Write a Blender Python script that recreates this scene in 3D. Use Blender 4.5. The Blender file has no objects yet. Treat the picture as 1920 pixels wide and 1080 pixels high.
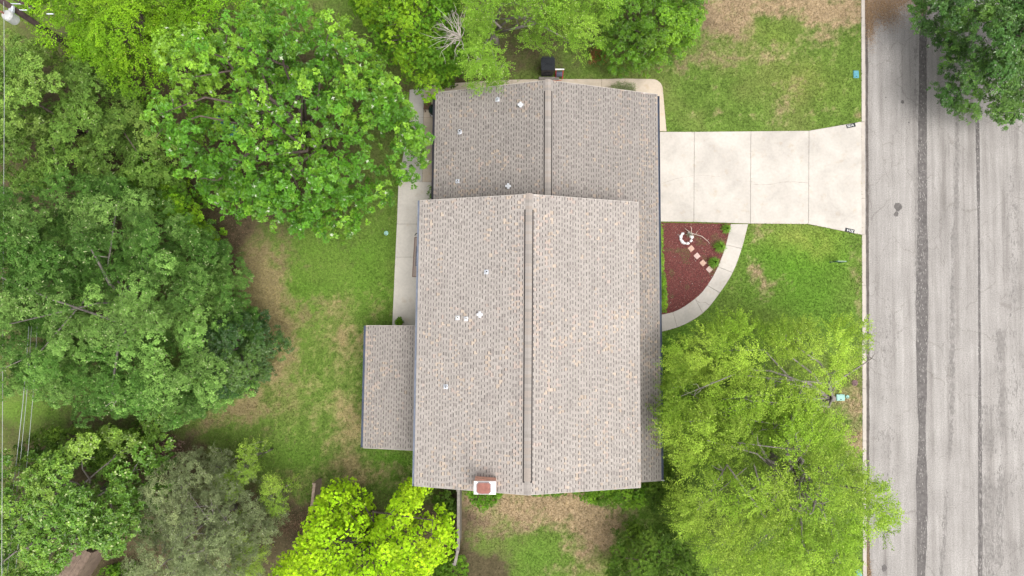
import bpy, bmesh, math, random
import numpy as np
from mathutils import Vector, Matrix

random.seed(7)
rng = np.random.default_rng(7)
S = bpy.context.scene
COL = S.collection
R = math.radians

# ------------------------------------------------------------------ camera, sky, sun, exposure
CAM_H, TILT, FPX = 37.0, R(4.4), 1184.0
cam_d = bpy.data.cameras.new('camera')
cam = bpy.data.objects.new('camera', cam_d)
COL.objects.link(cam)
cam_d.sensor_width = 36.0
cam_d.lens = 36.0 * FPX / 1920.0
cam_d.clip_end = 2000
cam.location = (0, 0, CAM_H)
cam.rotation_euler = (TILT, 0, 0)
S.camera = cam

SUN_EL, SUN_AZ = R(66), R(135)          # light comes from the south-east, high, through cloud
W = bpy.data.worlds.new('World')
S.world = W
W.use_nodes = True
nt = W.node_tree
bg = nt.nodes['Background']
sky = nt.nodes.new('ShaderNodeTexSky')
sky.sky_type = 'NISHITA'
sky.sun_disc = False
sky.sun_elevation = SUN_EL
sky.sun_rotation = SUN_AZ
sky.dust_density = 6.0
sky.air_density = 1.2
hs = nt.nodes.new('ShaderNodeHueSaturation')
hs.inputs['Saturation'].default_value = 0.14     # cloud cover takes most of the blue out of the sky
nt.links.new(sky.outputs[0], hs.inputs['Color'])
nt.links.new(hs.outputs[0], bg.inputs['Color'])
bg.inputs['Strength'].default_value = 0.15
sd = bpy.data.lights.new('sun', 'SUN')
sd.energy = 0.95
sd.angle = R(36)
sd.color = (1.0, 0.965, 0.91)
sun = bpy.data.objects.new('sun', sd)
COL.objects.link(sun)
sdir = Vector((math.cos(SUN_EL) * math.sin(SUN_AZ), math.cos(SUN_EL) * math.cos(SUN_AZ), math.sin(SUN_EL)))
sun.rotation_euler = sdir.to_track_quat('Z', 'Y').to_euler()
S.view_settings.view_transform = 'Standard'
S.view_settings.look = 'None'
S.view_settings.gamma = 1
S.view_settings.use_curve_mapping = False
S.view_settings.exposure = 0.7
S.cycles.max_bounces = 6
S.cycles.diffuse_bounces = 2
S.cycles.transmission_bounces = 4

# ------------------------------------------------------------------ helpers
_L = np.array([0, math.sin(TILT), -math.cos(TILT)])
_U = np.array([0, math.cos(TILT), math.sin(TILT)])


def at(u, v, z=0.0):
    """Where the surveyed point (u, v) of the aerial photo lies at height z, in metres."""
    d = np.array([u - 960.0, 0, 0]) + (540.0 - v) * _U + FPX * _L
    t = (z - CAM_H) / d[2]
    return np.array([0, 0, CAM_H]) + t * d


def poly(pts, z=0.0):
    return np.array([at(u, v, z)[:2] for u, v in pts])


def tag(o, label=None, cat=None, group=None, kind=None):
    if label: o['label'] = label
    if cat: o['category'] = cat
    if group: o['group'] = group
    if kind: o['kind'] = kind
    return o


def link(name, data, parent=None):
    o = bpy.data.objects.new(name, data)
    COL.objects.link(o)
    if parent: o.parent = parent
    return o


def empty(name, loc=(0, 0, 0), rz=0.0, parent=None):
    o = link(name, None, parent)
    o.empty_display_size = 0.2
    o.location = loc
    o.rotation_euler = (0, 0, rz)
    return o


def copy_tree(o, parent=None):
    c = o.copy()
    COL.objects.link(c)
    if parent: c.parent = parent
    for ch in o.children:
        copy_tree(ch, c)
    return c


def quads(name, V, F, mat, parent=None, fcol=None, smooth=False):
    """One mesh from (n,3) vertices and (m,4) or (m,3) faces, with an optional colour per face."""
    V = np.asarray(V, dtype=np.float32)
    F = np.asarray(F, dtype=np.int32)
    me = bpy.data.meshes.new(name)
    me.vertices.add(len(V))
    me.vertices.foreach_set('co', V.ravel())
    k = F.shape[1]
    me.loops.add(F.size)
    me.loops.foreach_set('vertex_index', F.ravel())
    me.polygons.add(len(F))
    me.polygons.foreach_set('loop_start', np.arange(len(F), dtype=np.int32) * k)
    if fcol is not None:
        a = me.attributes.new('tone', 'FLOAT_COLOR', 'FACE')
        c = np.ones((len(F), 4), dtype=np.float32)
        c[:, :3] = fcol
        a.data.foreach_set('color', c.ravel())
    me.update(calc_edges=True)
    if smooth: me.shade_smooth()
    else: me.shade_flat()
    me.materials.append(mat)
    return link(name, me, parent)


class MB:
    """Collects boxes, prisms, tubes; build() links them as one mesh object."""

    def __init__(self):
        self.v, self.f, self.m = [], [], []

    def add(self, vs, fs, mi=0):
        b = len(self.v)
        self.v += [tuple(p) for p in vs]
        self.f += [tuple(i + b for i in f) for f in fs]
        self.m += [mi] * len(fs)

    def box(self, c, s, rz=0.0, mi=0, M=None):
        x, y, z = s[0] / 2, s[1] / 2, s[2] / 2
        vs = [Vector(p) for p in ((-x, -y, -z), (x, -y, -z), (x, y, -z), (-x, y, -z), (-x, -y, z), (x, -y, z), (x, y, z), (-x, y, z))]
        T = Matrix.Translation(c) @ (M if M is not None else Matrix.Rotation(rz, 4, 'Z'))
        self.add([T @ p for p in vs], [(0, 3, 2, 1), (4, 5, 6, 7), (0, 1, 5, 4), (1, 2, 6, 5), (2, 3, 7, 6), (3, 0, 4, 7)], mi)

    def prism(self, pts, z0, z1, mi=0, bev=0.0):
        pts = [tuple(p[:2]) for p in pts]
        a = sum(pts[i][0] * pts[(i + 1) % len(pts)][1] - pts[(i + 1) % len(pts)][0] * pts[i][1] for i in range(len(pts)))
        if a < 0: pts = pts[::-1]
        n = len(pts)
        if bev > 0:
            q = inset(np.array(pts), bev)
            vs = [(x, y, z0) for x, y in pts] + [(x, y, z1 - bev) for x, y in pts] + [(x, y, z1) for x, y in q]
            fs = [tuple(range(n))[::-1], tuple(range(2 * n, 3 * n))]
            for k in (0, 1):
                fs += [(k * n + i, k * n + (i + 1) % n, (k + 1) * n + (i + 1) % n, (k + 1) * n + i) for i in range(n)]
        else:
            vs = [(x, y, z0) for x, y in pts] + [(x, y, z1) for x, y in pts]
            fs = [tuple(range(n))[::-1], tuple(range(n, 2 * n))]
            fs += [(i, (i + 1) % n, n + (i + 1) % n, n + i) for i in range(n)]
        self.add(vs, fs, mi)

    def tube(self, path, radii, n=8, mi=0, cap=True):
        path = [Vector(p) for p in path]
        if not hasattr(radii, '__len__'): radii = [radii] * len(path)
        vs, fs = [], []
        ref = Vector((0.31, 0.17, 0.93))
        for i, p in enumerate(path):
            d = (path[min(i + 1, len(path) - 1)] - path[max(i - 1, 0)])
            d = d.normalized() if d.length > 1e-9 else Vector((0, 0, 1))
            r_ = ref if abs(d.dot(ref)) < 0.95 else Vector((1, 0, 0))
            a = d.cross(r_).normalized()
            b = d.cross(a)
            for k in range(n):
                t = 2 * math.pi * k / n
                vs.append(p + (a * math.cos(t) + b * math.sin(t)) * radii[i])
        for i in range(len(path) - 1):
            for k in range(n):
                fs.append((i * n + k, i * n + (k + 1) % n, (i + 1) * n + (k + 1) % n, (i + 1) * n + k))
        if cap:
            fs.append(tuple(range(n))[::-1])
            fs.append(tuple((len(path) - 1) * n + k for k in range(n)))
        self.add(vs, fs, mi)

    def lathe(self, prof, c=(0, 0, 0), n=20, mi=0):
        """prof: list of (r, z)"""
        vs, fs = [], []
        for r, z in prof:
            for k in range(n):
                t = 2 * math.pi * k / n
                vs.append((c[0] + r * math.cos(t), c[1] + r * math.sin(t), c[2] + z))
        for i in range(len(prof) - 1):
            for k in range(n):
                fs.append((i * n + k, i * n + (k + 1) % n, (i + 1) * n + (k + 1) % n, (i + 1) * n + k))
        fs.append(tuple(range(n))[::-1])
        fs.append(tuple((len(prof) - 1) * n + k for k in range(n)))
        self.add(vs, fs, mi)

    def build(self, name, mats, parent=None, smooth=False):
        me = bpy.data.meshes.new(name)
        me.from_pydata(self.v, [], self.f)
        for m in (mats if isinstance(mats, (list, tuple)) else [mats]): me.materials.append(m)
        me.polygons.foreach_set('material_index', self.m)
        me.update()
        if smooth: me.shade_smooth()
        return link(name, me, parent)


def inset(P, d):
    """Move every edge of a counter-clockwise polygon inward by d."""
    P = np.asarray(P, float)
    n = len(P)
    out = []
    for i in range(n):
        p0, p1, p2 = P[i - 1], P[i], P[(i + 1) % n]
        e1, e2 = p1 - p0, p2 - p1
        n1 = np.array([-e1[1], e1[0]]) / (np.linalg.norm(e1) + 1e-9)
        n2 = np.array([-e2[1], e2[0]]) / (np.linalg.norm(e2) + 1e-9)
        b = n1 + n2
        b = b / max(1e-6, (1 + n1.dot(n2)))
        out.append(p1 + b * d)
    return np.array(out)


def ccw(P):
    P = np.asarray(P, float)
    x, y = P[:, 0], P[:, 1]
    return P if np.sum(x * np.roll(y, -1) - np.roll(x, -1) * y) > 0 else P[::-1]


def inside(P, x, y):
    P = np.asarray(P)
    r = np.zeros(x.shape, bool)
    j = len(P) - 1
    for i in range(len(P)):
        xi, yi = P[i]
        xj, yj = P[j]
        c = ((yi > y) != (yj > y)) & (x < (xj - xi) * (y - yi) / (yj - yi + 1e-12) + xi)
        r ^= c
        j = i
    return r


def edge_dist(P, x, y):
    d = np.full(x.shape, 1e9)
    for i in range(len(P)):
        a, b = P[i - 1], P[i]
        e = b - a
        t = np.clip(((x - a[0]) * e[0] + (y - a[1]) * e[1]) / (e.dot(e) + 1e-12), 0, 1)
        d = np.minimum(d, np.hypot(x - a[0] - t * e[0], y - a[1] - t * e[1]))
    return d


_tab = np.random.default_rng(3).random((256, 256))


def vnoise(x, y, s, seed=0):
    """Value noise in 0..1, feature size s metres."""
    x = x / s + seed * 17.3
    y = y / s + seed * 9.1
    xi, yi = np.floor(x).astype(int), np.floor(y).astype(int)
    fx, fy = x - xi, y - yi
    fx, fy = fx * fx * (3 - 2 * fx), fy * fy * (3 - 2 * fy)
    g = lambda a, b: _tab[a & 255, b & 255]
    return (g(xi, yi) * (1 - fx) + g(xi + 1, yi) * fx) * (1 - fy) + (g(xi, yi + 1) * (1 - fx) + g(xi + 1, yi + 1) * fx) * fy


def fbm(x, y, s, o=4, seed=0):
    a, t, r = 1.0, 0.0, 0.0
    for k in range(o):
        r = r + a * vnoise(x, y, s / 2 ** k, seed + k)
        t += a
        a *= 0.6
    return r / t


# ------------------------------------------------------------------ materials
def new_mat(name):
    m = bpy.data.materials.new(name)
    m.use_nodes = True
    n = m.node_tree.nodes
    return m, m.node_tree, n['Principled BSDF']


def N(t, kind, **kw):
    n = t.nodes.new(kind)
    for k, v in kw.items():
        if k in n.inputs: n.inputs[k].default_value = v
        else: setattr(n, k, v)
    return n


def ramp(t, src, stops):
    r = t.nodes.new('ShaderNodeValToRGB')
    e = r.color_ramp.elements
    while len(e) < len(stops): e.new(0.5)
    for i, (p, c) in enumerate(stops):
        e[i].position = p
        e[i].color = (*c, 1) if len(c) == 3 else c
    t.links.new(src, r.inputs[0])
    return r


def mat(name, rgb, rough=0.6, var=0.15, scale=6.0, bump=0.0, bscale=40.0, metal=0.0, spec=0.3):
    """Plain surface with uneven tone and an optional fine relief."""
    m, t, p = new_mat(name)
    co = N(t, 'ShaderNodeTexCoord')
    nz = N(t, 'ShaderNodeTexNoise', Scale=scale, Detail=6.0, Roughness=0.65)
    t.links.new(co.outputs['Object'], nz.inputs['Vector'])
    lo = tuple(c * (1 - var) for c in rgb)
    hi = tuple(min(1, c * (1 + var)) for c in rgb)
    r = ramp(t, nz.outputs[0], [(0.3, lo), (0.7, hi)])
    t.links.new(r.outputs[0], p.inputs['Base Color'])
    p.inputs['Roughness'].default_value = rough
    p.inputs['Metallic'].default_value = metal
    p.inputs['Specular IOR Level'].default_value = spec
    if bump:
        n2 = N(t, 'ShaderNodeTexNoise', Scale=bscale, Detail=4.0)
        t.links.new(co.outputs['Object'], n2.inputs['Vector'])
        b = N(t, 'ShaderNodeBump', Strength=bump, Distance=0.02)
        t.links.new(n2.outputs[0], b.inputs['Height'])
        t.links.new(b.outputs[0], p.inputs['Normal'])
    return m


def tone_mat(name, rough=0.8, spec=0.2, grain=0.0, gscale=60.0, bump=0.0):
    """Takes its colour from the per-face (or per-point) tone, with fine grain over it."""
    m, t, p = new_mat(name)
    a = N(t, 'ShaderNodeAttribute', attribute_name='tone')
    src = a.outputs['Color']
    co = N(t, 'ShaderNodeTexCoord')
    if grain:
        nz = N(t, 'ShaderNodeTexNoise', Scale=gscale, Detail=5.0, Roughness=0.7)
        t.links.new(co.outputs['Object'], nz.inputs['Vector'])
        r = ramp(t, nz.outputs[0], [(0.28, (1 - grain,) * 3), (0.72, (1 + grain,) * 3)])
        mx = N(t, 'ShaderNodeMix', data_type='RGBA', blend_type='MULTIPLY')
        mx.inputs[0].default_value = 1.0
        t.links.new(src, mx.inputs[6])
        t.links.new(r.outputs[0], mx.inputs[7])
        src = mx.outputs[2]
        if bump:
            b = N(t, 'ShaderNodeBump', Strength=bump, Distance=0.03)
            t.links.new(nz.outputs[0], b.inputs['Height'])
            t.links.new(b.outputs[0], p.inputs['Normal'])
    t.links.new(src, p.inputs['Base Color'])
    p.inputs['Roughness'].default_value = rough
    p.inputs['Specular IOR Level'].default_value = spec
    return m


def leaf_mat(name, rough=0.45, spec=0.35, trans=0.3, tint=(1.1, 1.15, 0.5)):
    m, t, p = new_mat(name)
    a = N(t, 'ShaderNodeAttribute', attribute_name='tone')
    t.links.new(a.outputs['Color'], p.inputs['Base Color'])
    p.inputs['Roughness'].default_value = rough
    p.inputs['Specular IOR Level'].default_value = spec
    tr = N(t, 'ShaderNodeBsdfTranslucent')
    mx = N(t, 'ShaderNodeMix', data_type='RGBA', blend_type='MULTIPLY')
    mx.inputs[0].default_value = 1.0
    mx.inputs[7].default_value = (*tint, 1)
    t.links.new(a.outputs['Color'], mx.inputs[6])
    t.links.new(mx.outputs[2], tr.inputs['Color'])
    ms = N(t, 'ShaderNodeMixShader')
    ms.inputs[0].default_value = trans
    t.links.new(p.outputs[0], ms.inputs[1])
    t.links.new(tr.outputs[0], ms.inputs[2])
    t.links.new(ms.outputs[0], t.nodes['Material Output'].inputs['Surface'])
    return m


def concrete_mat(name, rgb, var=0.1):
    m, t, p = new_mat(name)
    co = N(t, 'ShaderNodeTexCoord')
    n1 = N(t, 'ShaderNodeTexNoise', Scale=0.55, Detail=7.0, Roughness=0.62, Distortion=0.6)
    n2 = N(t, 'ShaderNodeTexNoise', Scale=7.0, Detail=6.0, Roughness=0.7)
    n3 = N(t, 'ShaderNodeTexNoise', Scale=1.7, Detail=4.0, Roughness=0.6)
    for n in (n1, n2, n3): t.links.new(co.outputs['Object'], n.inputs['Vector'])
    r1 = ramp(t, n1.outputs[0], [(0.3, tuple(c * (1 - var) for c in rgb)), (0.62, tuple(c * (1 + var * 0.5) for c in rgb))])
    r2 = ramp(t, n2.outputs[0], [(0.25, (0.9,) * 3), (0.6, (1.03,) * 3)])
    r3 = ramp(t, n3.outputs[0], [(0.58, (1, 1, 1)), (0.75, (0.93, 0.87, 0.79))])
    m1 = N(t, 'ShaderNodeMix', data_type='RGBA', blend_type='MULTIPLY')
    m2 = N(t, 'ShaderNodeMix', data_type='RGBA', blend_type='MULTIPLY')
    for q in (m1, m2): q.inputs[0].default_value = 1.0
    t.links.new(r1.outputs[0], m1.inputs[6]); t.links.new(r2.outputs[0], m1.inputs[7])
    t.links.new(m1.outputs[2], m2.inputs[6]); t.links.new(r3.outputs[0], m2.inputs[7])
    t.links.new(m2.outputs[2], p.inputs['Base Color'])
    p.inputs['Roughness'].default_value = 0.85
    p.inputs['Specular IOR Level'].default_value = 0.2
    b = N(t, 'ShaderNodeBump', Strength=0.25, Distance=0.01)
    t.links.new(n2.outputs[0], b.inputs['Height'])
    t.links.new(b.outputs[0], p.inputs['Normal'])
    return m


def asphalt_mat():
    m, t, p = new_mat('worn_asphalt')
    co = N(t, 'ShaderNodeTexCoord')
    mp = N(t, 'ShaderNodeMapping')
    mp.inputs['Scale'].default_value = (1.0, 0.045, 1.0)
    t.links.new(co.outputs['Object'], mp.inputs['Vector'])
    streak = N(t, 'ShaderNodeTexNoise', Scale=2.3, Detail=7.0, Roughness=0.68)
    t.links.new(mp.outputs[0], streak.inputs['Vector'])
    blot = N(t, 'ShaderNodeTexNoise', Scale=0.5, Detail=6.0, Roughness=0.6)
    grit = N(t, 'ShaderNodeTexNoise', Scale=16.0, Detail=5.0, Roughness=0.8)
    warp = N(t, 'ShaderNodeTexNoise', Scale=1.6, Detail=5.0)
    for n in (blot, grit, warp): t.links.new(co.outputs['Object'], n.inputs['Vector'])
    c1 = ramp(t, streak.outputs[0], [(0.3, (0.19, 0.176, 0.163)), (0.46, (0.275, 0.259, 0.243)), (0.68, (0.35, 0.333, 0.314))])
    c2 = ramp(t, blot.outputs[0], [(0.3, (0.86, 0.85, 0.85)), (0.7, (1.06, 1.05, 1.05))])
    c3 = ramp(t, grit.outputs[0], [(0.3, (0.62,) * 3), (0.52, (1.03,) * 3), (0.72, (1.32,) * 3)])
    # hairline cracks, mostly running along the street
    vm = N(t, 'ShaderNodeVectorMath', operation='MULTIPLY_ADD')
    vm.inputs[1].default_value = (0.9, 0.9, 0)
    t.links.new(warp.outputs[1], vm.inputs[0])
    mp2 = N(t, 'ShaderNodeMapping')
    mp2.inputs['Scale'].default_value = (1.0, 0.38, 1.0)
    t.links.new(co.outputs['Object'], vm.inputs[2])
    t.links.new(vm.outputs[0], mp2.inputs['Vector'])
    vor = N(t, 'ShaderNodeTexVoronoi', Scale=0.75, feature='DISTANCE_TO_EDGE')
    t.links.new(mp2.outputs[0], vor.inputs['Vector'])
    c4 = ramp(t, vor.outputs['Distance'], [(0.003, (0.8, 0.79, 0.78)), (0.01, (1, 1, 1))])
    cur = c1.outputs[0]
    for c in (c2, c3, c4):
        q = N(t, 'ShaderNodeMix', data_type='RGBA', blend_type='MULTIPLY')
        q.inputs[0].default_value = 1.0
        t.links.new(cur, q.inputs[6]); t.links.new(c.outputs[0], q.inputs[7])
        cur = q.outputs[2]
    t.links.new(cur, p.inputs['Base Color'])
    p.inputs['Roughness'].default_value = 0.9
    p.inputs['Specular IOR Level'].default_value = 0.15
    b = N(t, 'ShaderNodeBump', Strength=0.35, Distance=0.01)
    t.links.new(grit.outputs[0], b.inputs['Height'])
    t.links.new(b.outputs[0], p.inputs['Normal'])
    return m


M = {}
M['asphalt'] = asphalt_mat()
M['tar'] = mat('tar', (0.115, 0.105, 0.10), 0.85, 0.35, 5.0, 0.3, 30)
M['concrete'] = concrete_mat('concrete', (0.455, 0.42, 0.378), 0.16)
M['concrete_patio_lifted'] = concrete_mat('concrete_patio_lifted', (0.56, 0.52, 0.465), 0.1)  # lighter concrete copy: colour lifted to offset the house's shade on the patio
M['concrete_warm'] = concrete_mat('concrete_warm', (0.49, 0.415, 0.33), 0.15)
M['concrete_grey'] = concrete_mat('concrete_grey', (0.42, 0.395, 0.365), 0.12)
M['kerb'] = concrete_mat('kerb_concrete', (0.43, 0.385, 0.34), 0.16)
M['joint'] = mat('joint', (0.13, 0.09, 0.065), 0.95, 0.4, 9)
M['crack'] = mat('crack', (0.2, 0.17, 0.14), 0.95, 0.4, 9)
M['ground'] = tone_mat('lawn_ground', 0.95, 0.1, 0.42, 9.0, 0.8)
M['blade'] = leaf_mat('grass_blade', 0.7, 0.2, 0.25)
M['terrain'] = mat('terrain', (0.1, 0.15, 0.035), 0.95, 0.35, 0.3)
M['shingle'] = tone_mat('shingle', 0.92, 0.12, 0.16, 45.0, 0.3)
M['fascia'] = mat('fascia', (0.5, 0.46, 0.42), 0.6, 0.08)
M['gutter_slate'] = mat('gutter_slate', (0.065, 0.083, 0.125), 0.45, 0.2, 3)
M['gutter_pale'] = mat('gutter_pale', (0.17, 0.195, 0.25), 0.45, 0.2, 3)
M['gutter_dark'] = mat('gutter_dark', (0.02, 0.019, 0.026), 0.5, 0.3, 3)
M['vent_dark'] = mat('vent_dark', (0.03, 0.025, 0.025), 0.9, 0.2)
M['brick_wall'] = mat('brick_wall', (0.32, 0.2, 0.14), 0.9, 0.25, 9, 0.3)
M['siding'] = mat('siding', (0.5, 0.46, 0.4), 0.7, 0.08)
M['white_paint'] = mat('white_paint', (0.8, 0.79, 0.77), 0.5, 0.05)
M['white_metal'] = mat('white_metal', (0.52, 0.54, 0.58), 0.4, 0.3, 14)
M['pale_metal'] = mat('pale_metal', (0.5, 0.51, 0.53), 0.5, 0.25, 9)
M['bleached'] = mat('bleached_wood', (0.58, 0.5, 0.42), 0.9, 0.15)
M['brick'] = tone_mat('brick', 0.9, 0.15, 0.2, 30)
M['mortar'] = mat('mortar', (0.55, 0.48, 0.42), 0.95, 0.1)
M['crown'] = mat('chimney_crown', (0.82, 0.79, 0.78), 0.8, 0.05)
M['flue'] = mat('flue', (0.25, 0.105, 0.082), 0.8, 0.25, 5)
M['flue_rim'] = mat('flue_rim', (0.25, 0.2, 0.2), 0.8, 0.2, 5)
M['bark'] = mat('bark', (0.11, 0.085, 0.07), 0.95, 0.4, 7, 0.6, 18)
M['bark_grey'] = mat('bark_grey', (0.24, 0.21, 0.19), 0.95, 0.35, 7, 0.5, 18)
M['dead_wood'] = mat('dead_wood', (0.40, 0.36, 0.31), 0.9, 0.2, 7)
M['leaf_gloss'] = leaf_mat('leaf_gloss', 0.4, 0.4, 0.08)
M['leaf_soft'] = leaf_mat('leaf_soft', 0.6, 0.25, 0.15)
M['litter'] = tone_mat('litter', 0.95, 0.1)
M['black_plastic'] = mat('black_plastic', (0.022, 0.024, 0.029), 0.45, 0.2, 8)
M['dark_green'] = mat('dark_green_enamel', (0.012, 0.03, 0.026), 0.25, 0.3, 4, spec=0.5)
M['red_plastic'] = mat('red_plastic', (0.55, 0.05, 0.07), 0.4, 0.15)
M['grey_plastic'] = mat('grey_plastic', (0.13, 0.15, 0.21), 0.5, 0.3)
M['hose'] = mat('hose', (0.5, 0.14, 0.075), 0.5, 0.2)
M['weathered'] = mat('weathered_wood', (0.215, 0.195, 0.172), 0.9, 0.3, 5, 0.4, 25)
M['weathered_pink'] = mat('weathered_pink_wood', (0.36, 0.27, 0.21), 0.9, 0.3, 5, 0.4, 25)
M['shed_wood'] = mat('shed_wood', (0.2, 0.145, 0.11), 0.9, 0.3, 5, 0.4, 25)
M['brown_wood'] = mat('brown_wood', (0.115, 0.065, 0.04), 0.7, 0.3, 5)
M['pole_wood'] = mat('pole_wood', (0.075, 0.05, 0.048), 0.9, 0.35, 4, 0.4)
M['transformer'] = mat('transformer_grey', (0.40, 0.40, 0.39), 0.45, 0.2, 4)
M['insulator'] = mat('insulator', (0.6, 0.64, 0.68), 0.4, 0.1)
M['cable'] = mat('cable', (0.33, 0.35, 0.33), 0.5, 0.1)
M['teal'] = mat('teal_lid', (0.09, 0.27, 0.32), 0.5, 0.2, 8)
M['mint'] = mat('mint_lid', (0.26, 0.46, 0.40), 0.5, 0.15, 8)
M['rust'] = mat('rust_iron', (0.14, 0.085, 0.085), 0.85, 0.35, 8)
M['terracotta'] = mat('terracotta', (0.4, 0.15, 0.08), 0.8, 0.15)
M['paver'] = mat('paver_pink', (0.47, 0.31, 0.24), 0.9, 0.15, 8, 0.3)
M['paver_b'] = mat('paver_grey_pink', (0.5, 0.36, 0.32), 0.9, 0.15, 8, 0.3)
M['rock'] = mat('white_rock', (0.66, 0.65, 0.64), 0.8, 0.2, 9, 0.5, 12)
M['mulch'] = mat('mulch_soil', (0.12, 0.042, 0.038), 0.95, 0.4, 14, 0.7, 30)
M['mat_brown'] = mat('mat_brown', (0.23, 0.155, 0.13), 0.95, 0.2, 20)
M['mat_taupe'] = mat('mat_taupe', (0.36, 0.29, 0.25), 0.95, 0.2, 30)
M['sign_green'] = mat('sign_green', (0.035, 0.085, 0.06), 0.5, 0.2)
M['sign_grey'] = mat('sign_grey', (0.19, 0.26, 0.2), 0.6, 0.2)
M['plate_black'] = mat('plate_black', (0.03, 0.033, 0.035), 0.7, 0.25, 30)
M['tarp'] = mat('blue_cloth', (0.02, 0.09, 0.28), 0.6, 0.3, 6)

# ------------------------------------------------------------------ lawn and soil
KN, KS = at(1614.5, 0), at(1617.5, 1080)      # foot of the street kerb, north and south end of the frame
kdir = (KS - KN)[:2] / np.linalg.norm((KS - KN)[:2])
ROAD_A = math.atan2(-kdir[0], -kdir[1])        # heading of the street off the y axis


def kerb_x(y):
    return KN[0] + (y - KN[1]) * kdir[0] / kdir[1]


# worn patches: u, v, half width, half height in photo pixels, amount (negative = greener)
DRY = [(1470, 0, 190, 42, 1.5), (1385, 50, 55, 26, 1.0), (1560, 40, 75, 26, 1.1), (1330, 40, 30, 45, .8), (1450, 52, 42, 26, -1.0), (1490, 22, 30, 10, -.4),
       (1400, 100, 110, 22, .45), (1545, 75, 40, 14, .4), (1310, 118, 40, 14, .5), (1350, 214, 34, 10, .7), (1455, 202, 16, 22, .8), (1530, 205, 30, 8, .35),
       (1480, 150, 60, 26, .4), (1260, 130, 22, 10, .7), (1605, 215, 12, 12, .6), (1480, 75, 60, 14, .35), (1330, 170, 30, 14, .25), (1300, 226, 24, 6, .35),
       (1411, 515, 14, 20, .95), (1428, 535, 14, 16, .75), (1412, 432, 12, 24, .7), (1609, 560, 7, 150, .55), (1380, 545, 12, 20, .4), (1455, 528, 18, 8, .3),
       (1600, 770, 26, 60, .75), (1570, 765, 26, 30, .3), (1608, 850, 10, 60, .6), (1612, 470, 4, 40, .4),
       (470, 510, 50, 110, 1.5), (515, 640, 42, 70, 1.3), (520, 520, 30, 80, .7), (490, 560, 44, 60, .7), (450, 760, 70, 28, 1.15), (385, 800, 40, 22, .7), (500, 705, 40, 34, .55),
       (622, 560, 36, 26, .85), (655, 630, 42, 24, .95), (640, 665, 26, 34, .8), (645, 790, 38, 60, 1.15), (560, 770, 26, 30, .4), (575, 690, 16, 40, .3), (610, 700, 20, 20, .3),
       (700, 575, 12, 30, .3), (590, 895, 90, 20, .5), (690, 880, 40, 26, .8), (745, 905, 40, 22, .6), (640, 870, 30, 24, .5), (560, 930, 40, 24, .6), (720, 540, 12, 10, .35),
       (730, 410, 10, 10, .3), (660, 850, 16, 40, .45), (735, 590, 8, 30, .45), (650, 590, 50, 10, .35), (600, 820, 20, 20, .3),
       (950, 940, 80, 30, .9), (1060, 965, 90, 34, 1.35), (1110, 1000, 50, 34, 1.2), (905, 990, 44, 60, .75), (1020, 925, 60, 12, .7), (1090, 1045, 28, 20, .9), (1050, 1075, 40, 12, .7),
       (1055, 1035, 14, 10, .5), (985, 1035, 70, 26, -.45), (880, 930, 14, 14, .3), (1000, 995, 60, 18, .35), (1120, 940, 40, 14, .5)]
SOIL = [(50, 768, 70, 34, -.7), (415, 445, 40, 26, 1.1), (405, 490, 22, 44, .8), (428, 540, 18, 30, .4), (400, 420, 60, 30, .8), (905, 1062, 34, 20, 1.1), (900, 1085, 40, 20, 1), (545, 985, 36, 18, 1.2), (490, 1000, 50, 50, .9), (330, 850, 40, 30, 1.1),
        (575, 950, 20, 9, .8), (200, 1060, 80, 40, 1.1), (230, 1045, 60, 22, 1.0), (840, 970, 20, 50, 1.0), (700, 990, 130, 44, 1.1), (820, 1000, 40, 60, 1.0), (1130, 100, 34, 16, .7), (1000, 70, 70, 50, .55), (500, 200, 220, 170, 1.15), (420, 250, 120, 130, .6), (150, 200, 260, 220, 1.0),
        (120, 560, 260, 220, .9), (150, 930, 200, 130, .9), (380, 985, 110, 100, .9), (700, 1060, 200, 70, 1.0), (880, 60, 130, 90, .75), (1220, 40, 110, 80, .8), (480, 320, 150, 90, .6), (900, 165, 110, 14, 1.2),
        (960, 120, 50, 20, .4), (1050, 120, 60, 14, .25), (640, 400, 16, 10, .5), (1500, 900, 60, 60, .35), (1250, 960, 20, 30, .5), (428, 480, 14, 40, .6)]
LUSH = [(1500, 560, 160, 90, .9), (1540, 440, 60, 40, .6), (640, 480, 90, 80, .8), (700, 560, 40, 60, .5), (735, 870, 40, 30, 1.1), (560, 600, 30, 120, .5), (1000, 1040, 80, 34, .6), (1270, 670, 34, 80, .8),
        (1180, 975, 60, 30, .9), (1250, 800, 40, 120, .6), (1500, 470, 90, 40, .9), (560, 850, 60, 30, .5), (50, 770, 70, 40, .5)]
PALE = [(1490, 440, 60, 24, 1.0), (1500, 150, 70, 40, .5), (1450, 60, 40, 30, .4), (1540, 460, 30, 30, .6), (1410, 590, 60, 20, .2)]


def blobs(table, x, y, seed, warp=0.9):
    wx = x + warp * (fbm(x, y, 2.2, 4, seed) - 0.5) * 2.0
    wy = y + warp * (fbm(x, y, 2.2, 4, seed + 5) - 0.5) * 2.0
    r = np.zeros(x.shape)
    for u, v, a, b, k in table:
        c = at(u, v)
        a, b = a / 32.0, b / 32.0
        q = ((wx - c[0]) / a) ** 2 + ((wy - c[1]) / b) ** 2
        r += k * np.exp(-q * 0.9)
    return r


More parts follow.
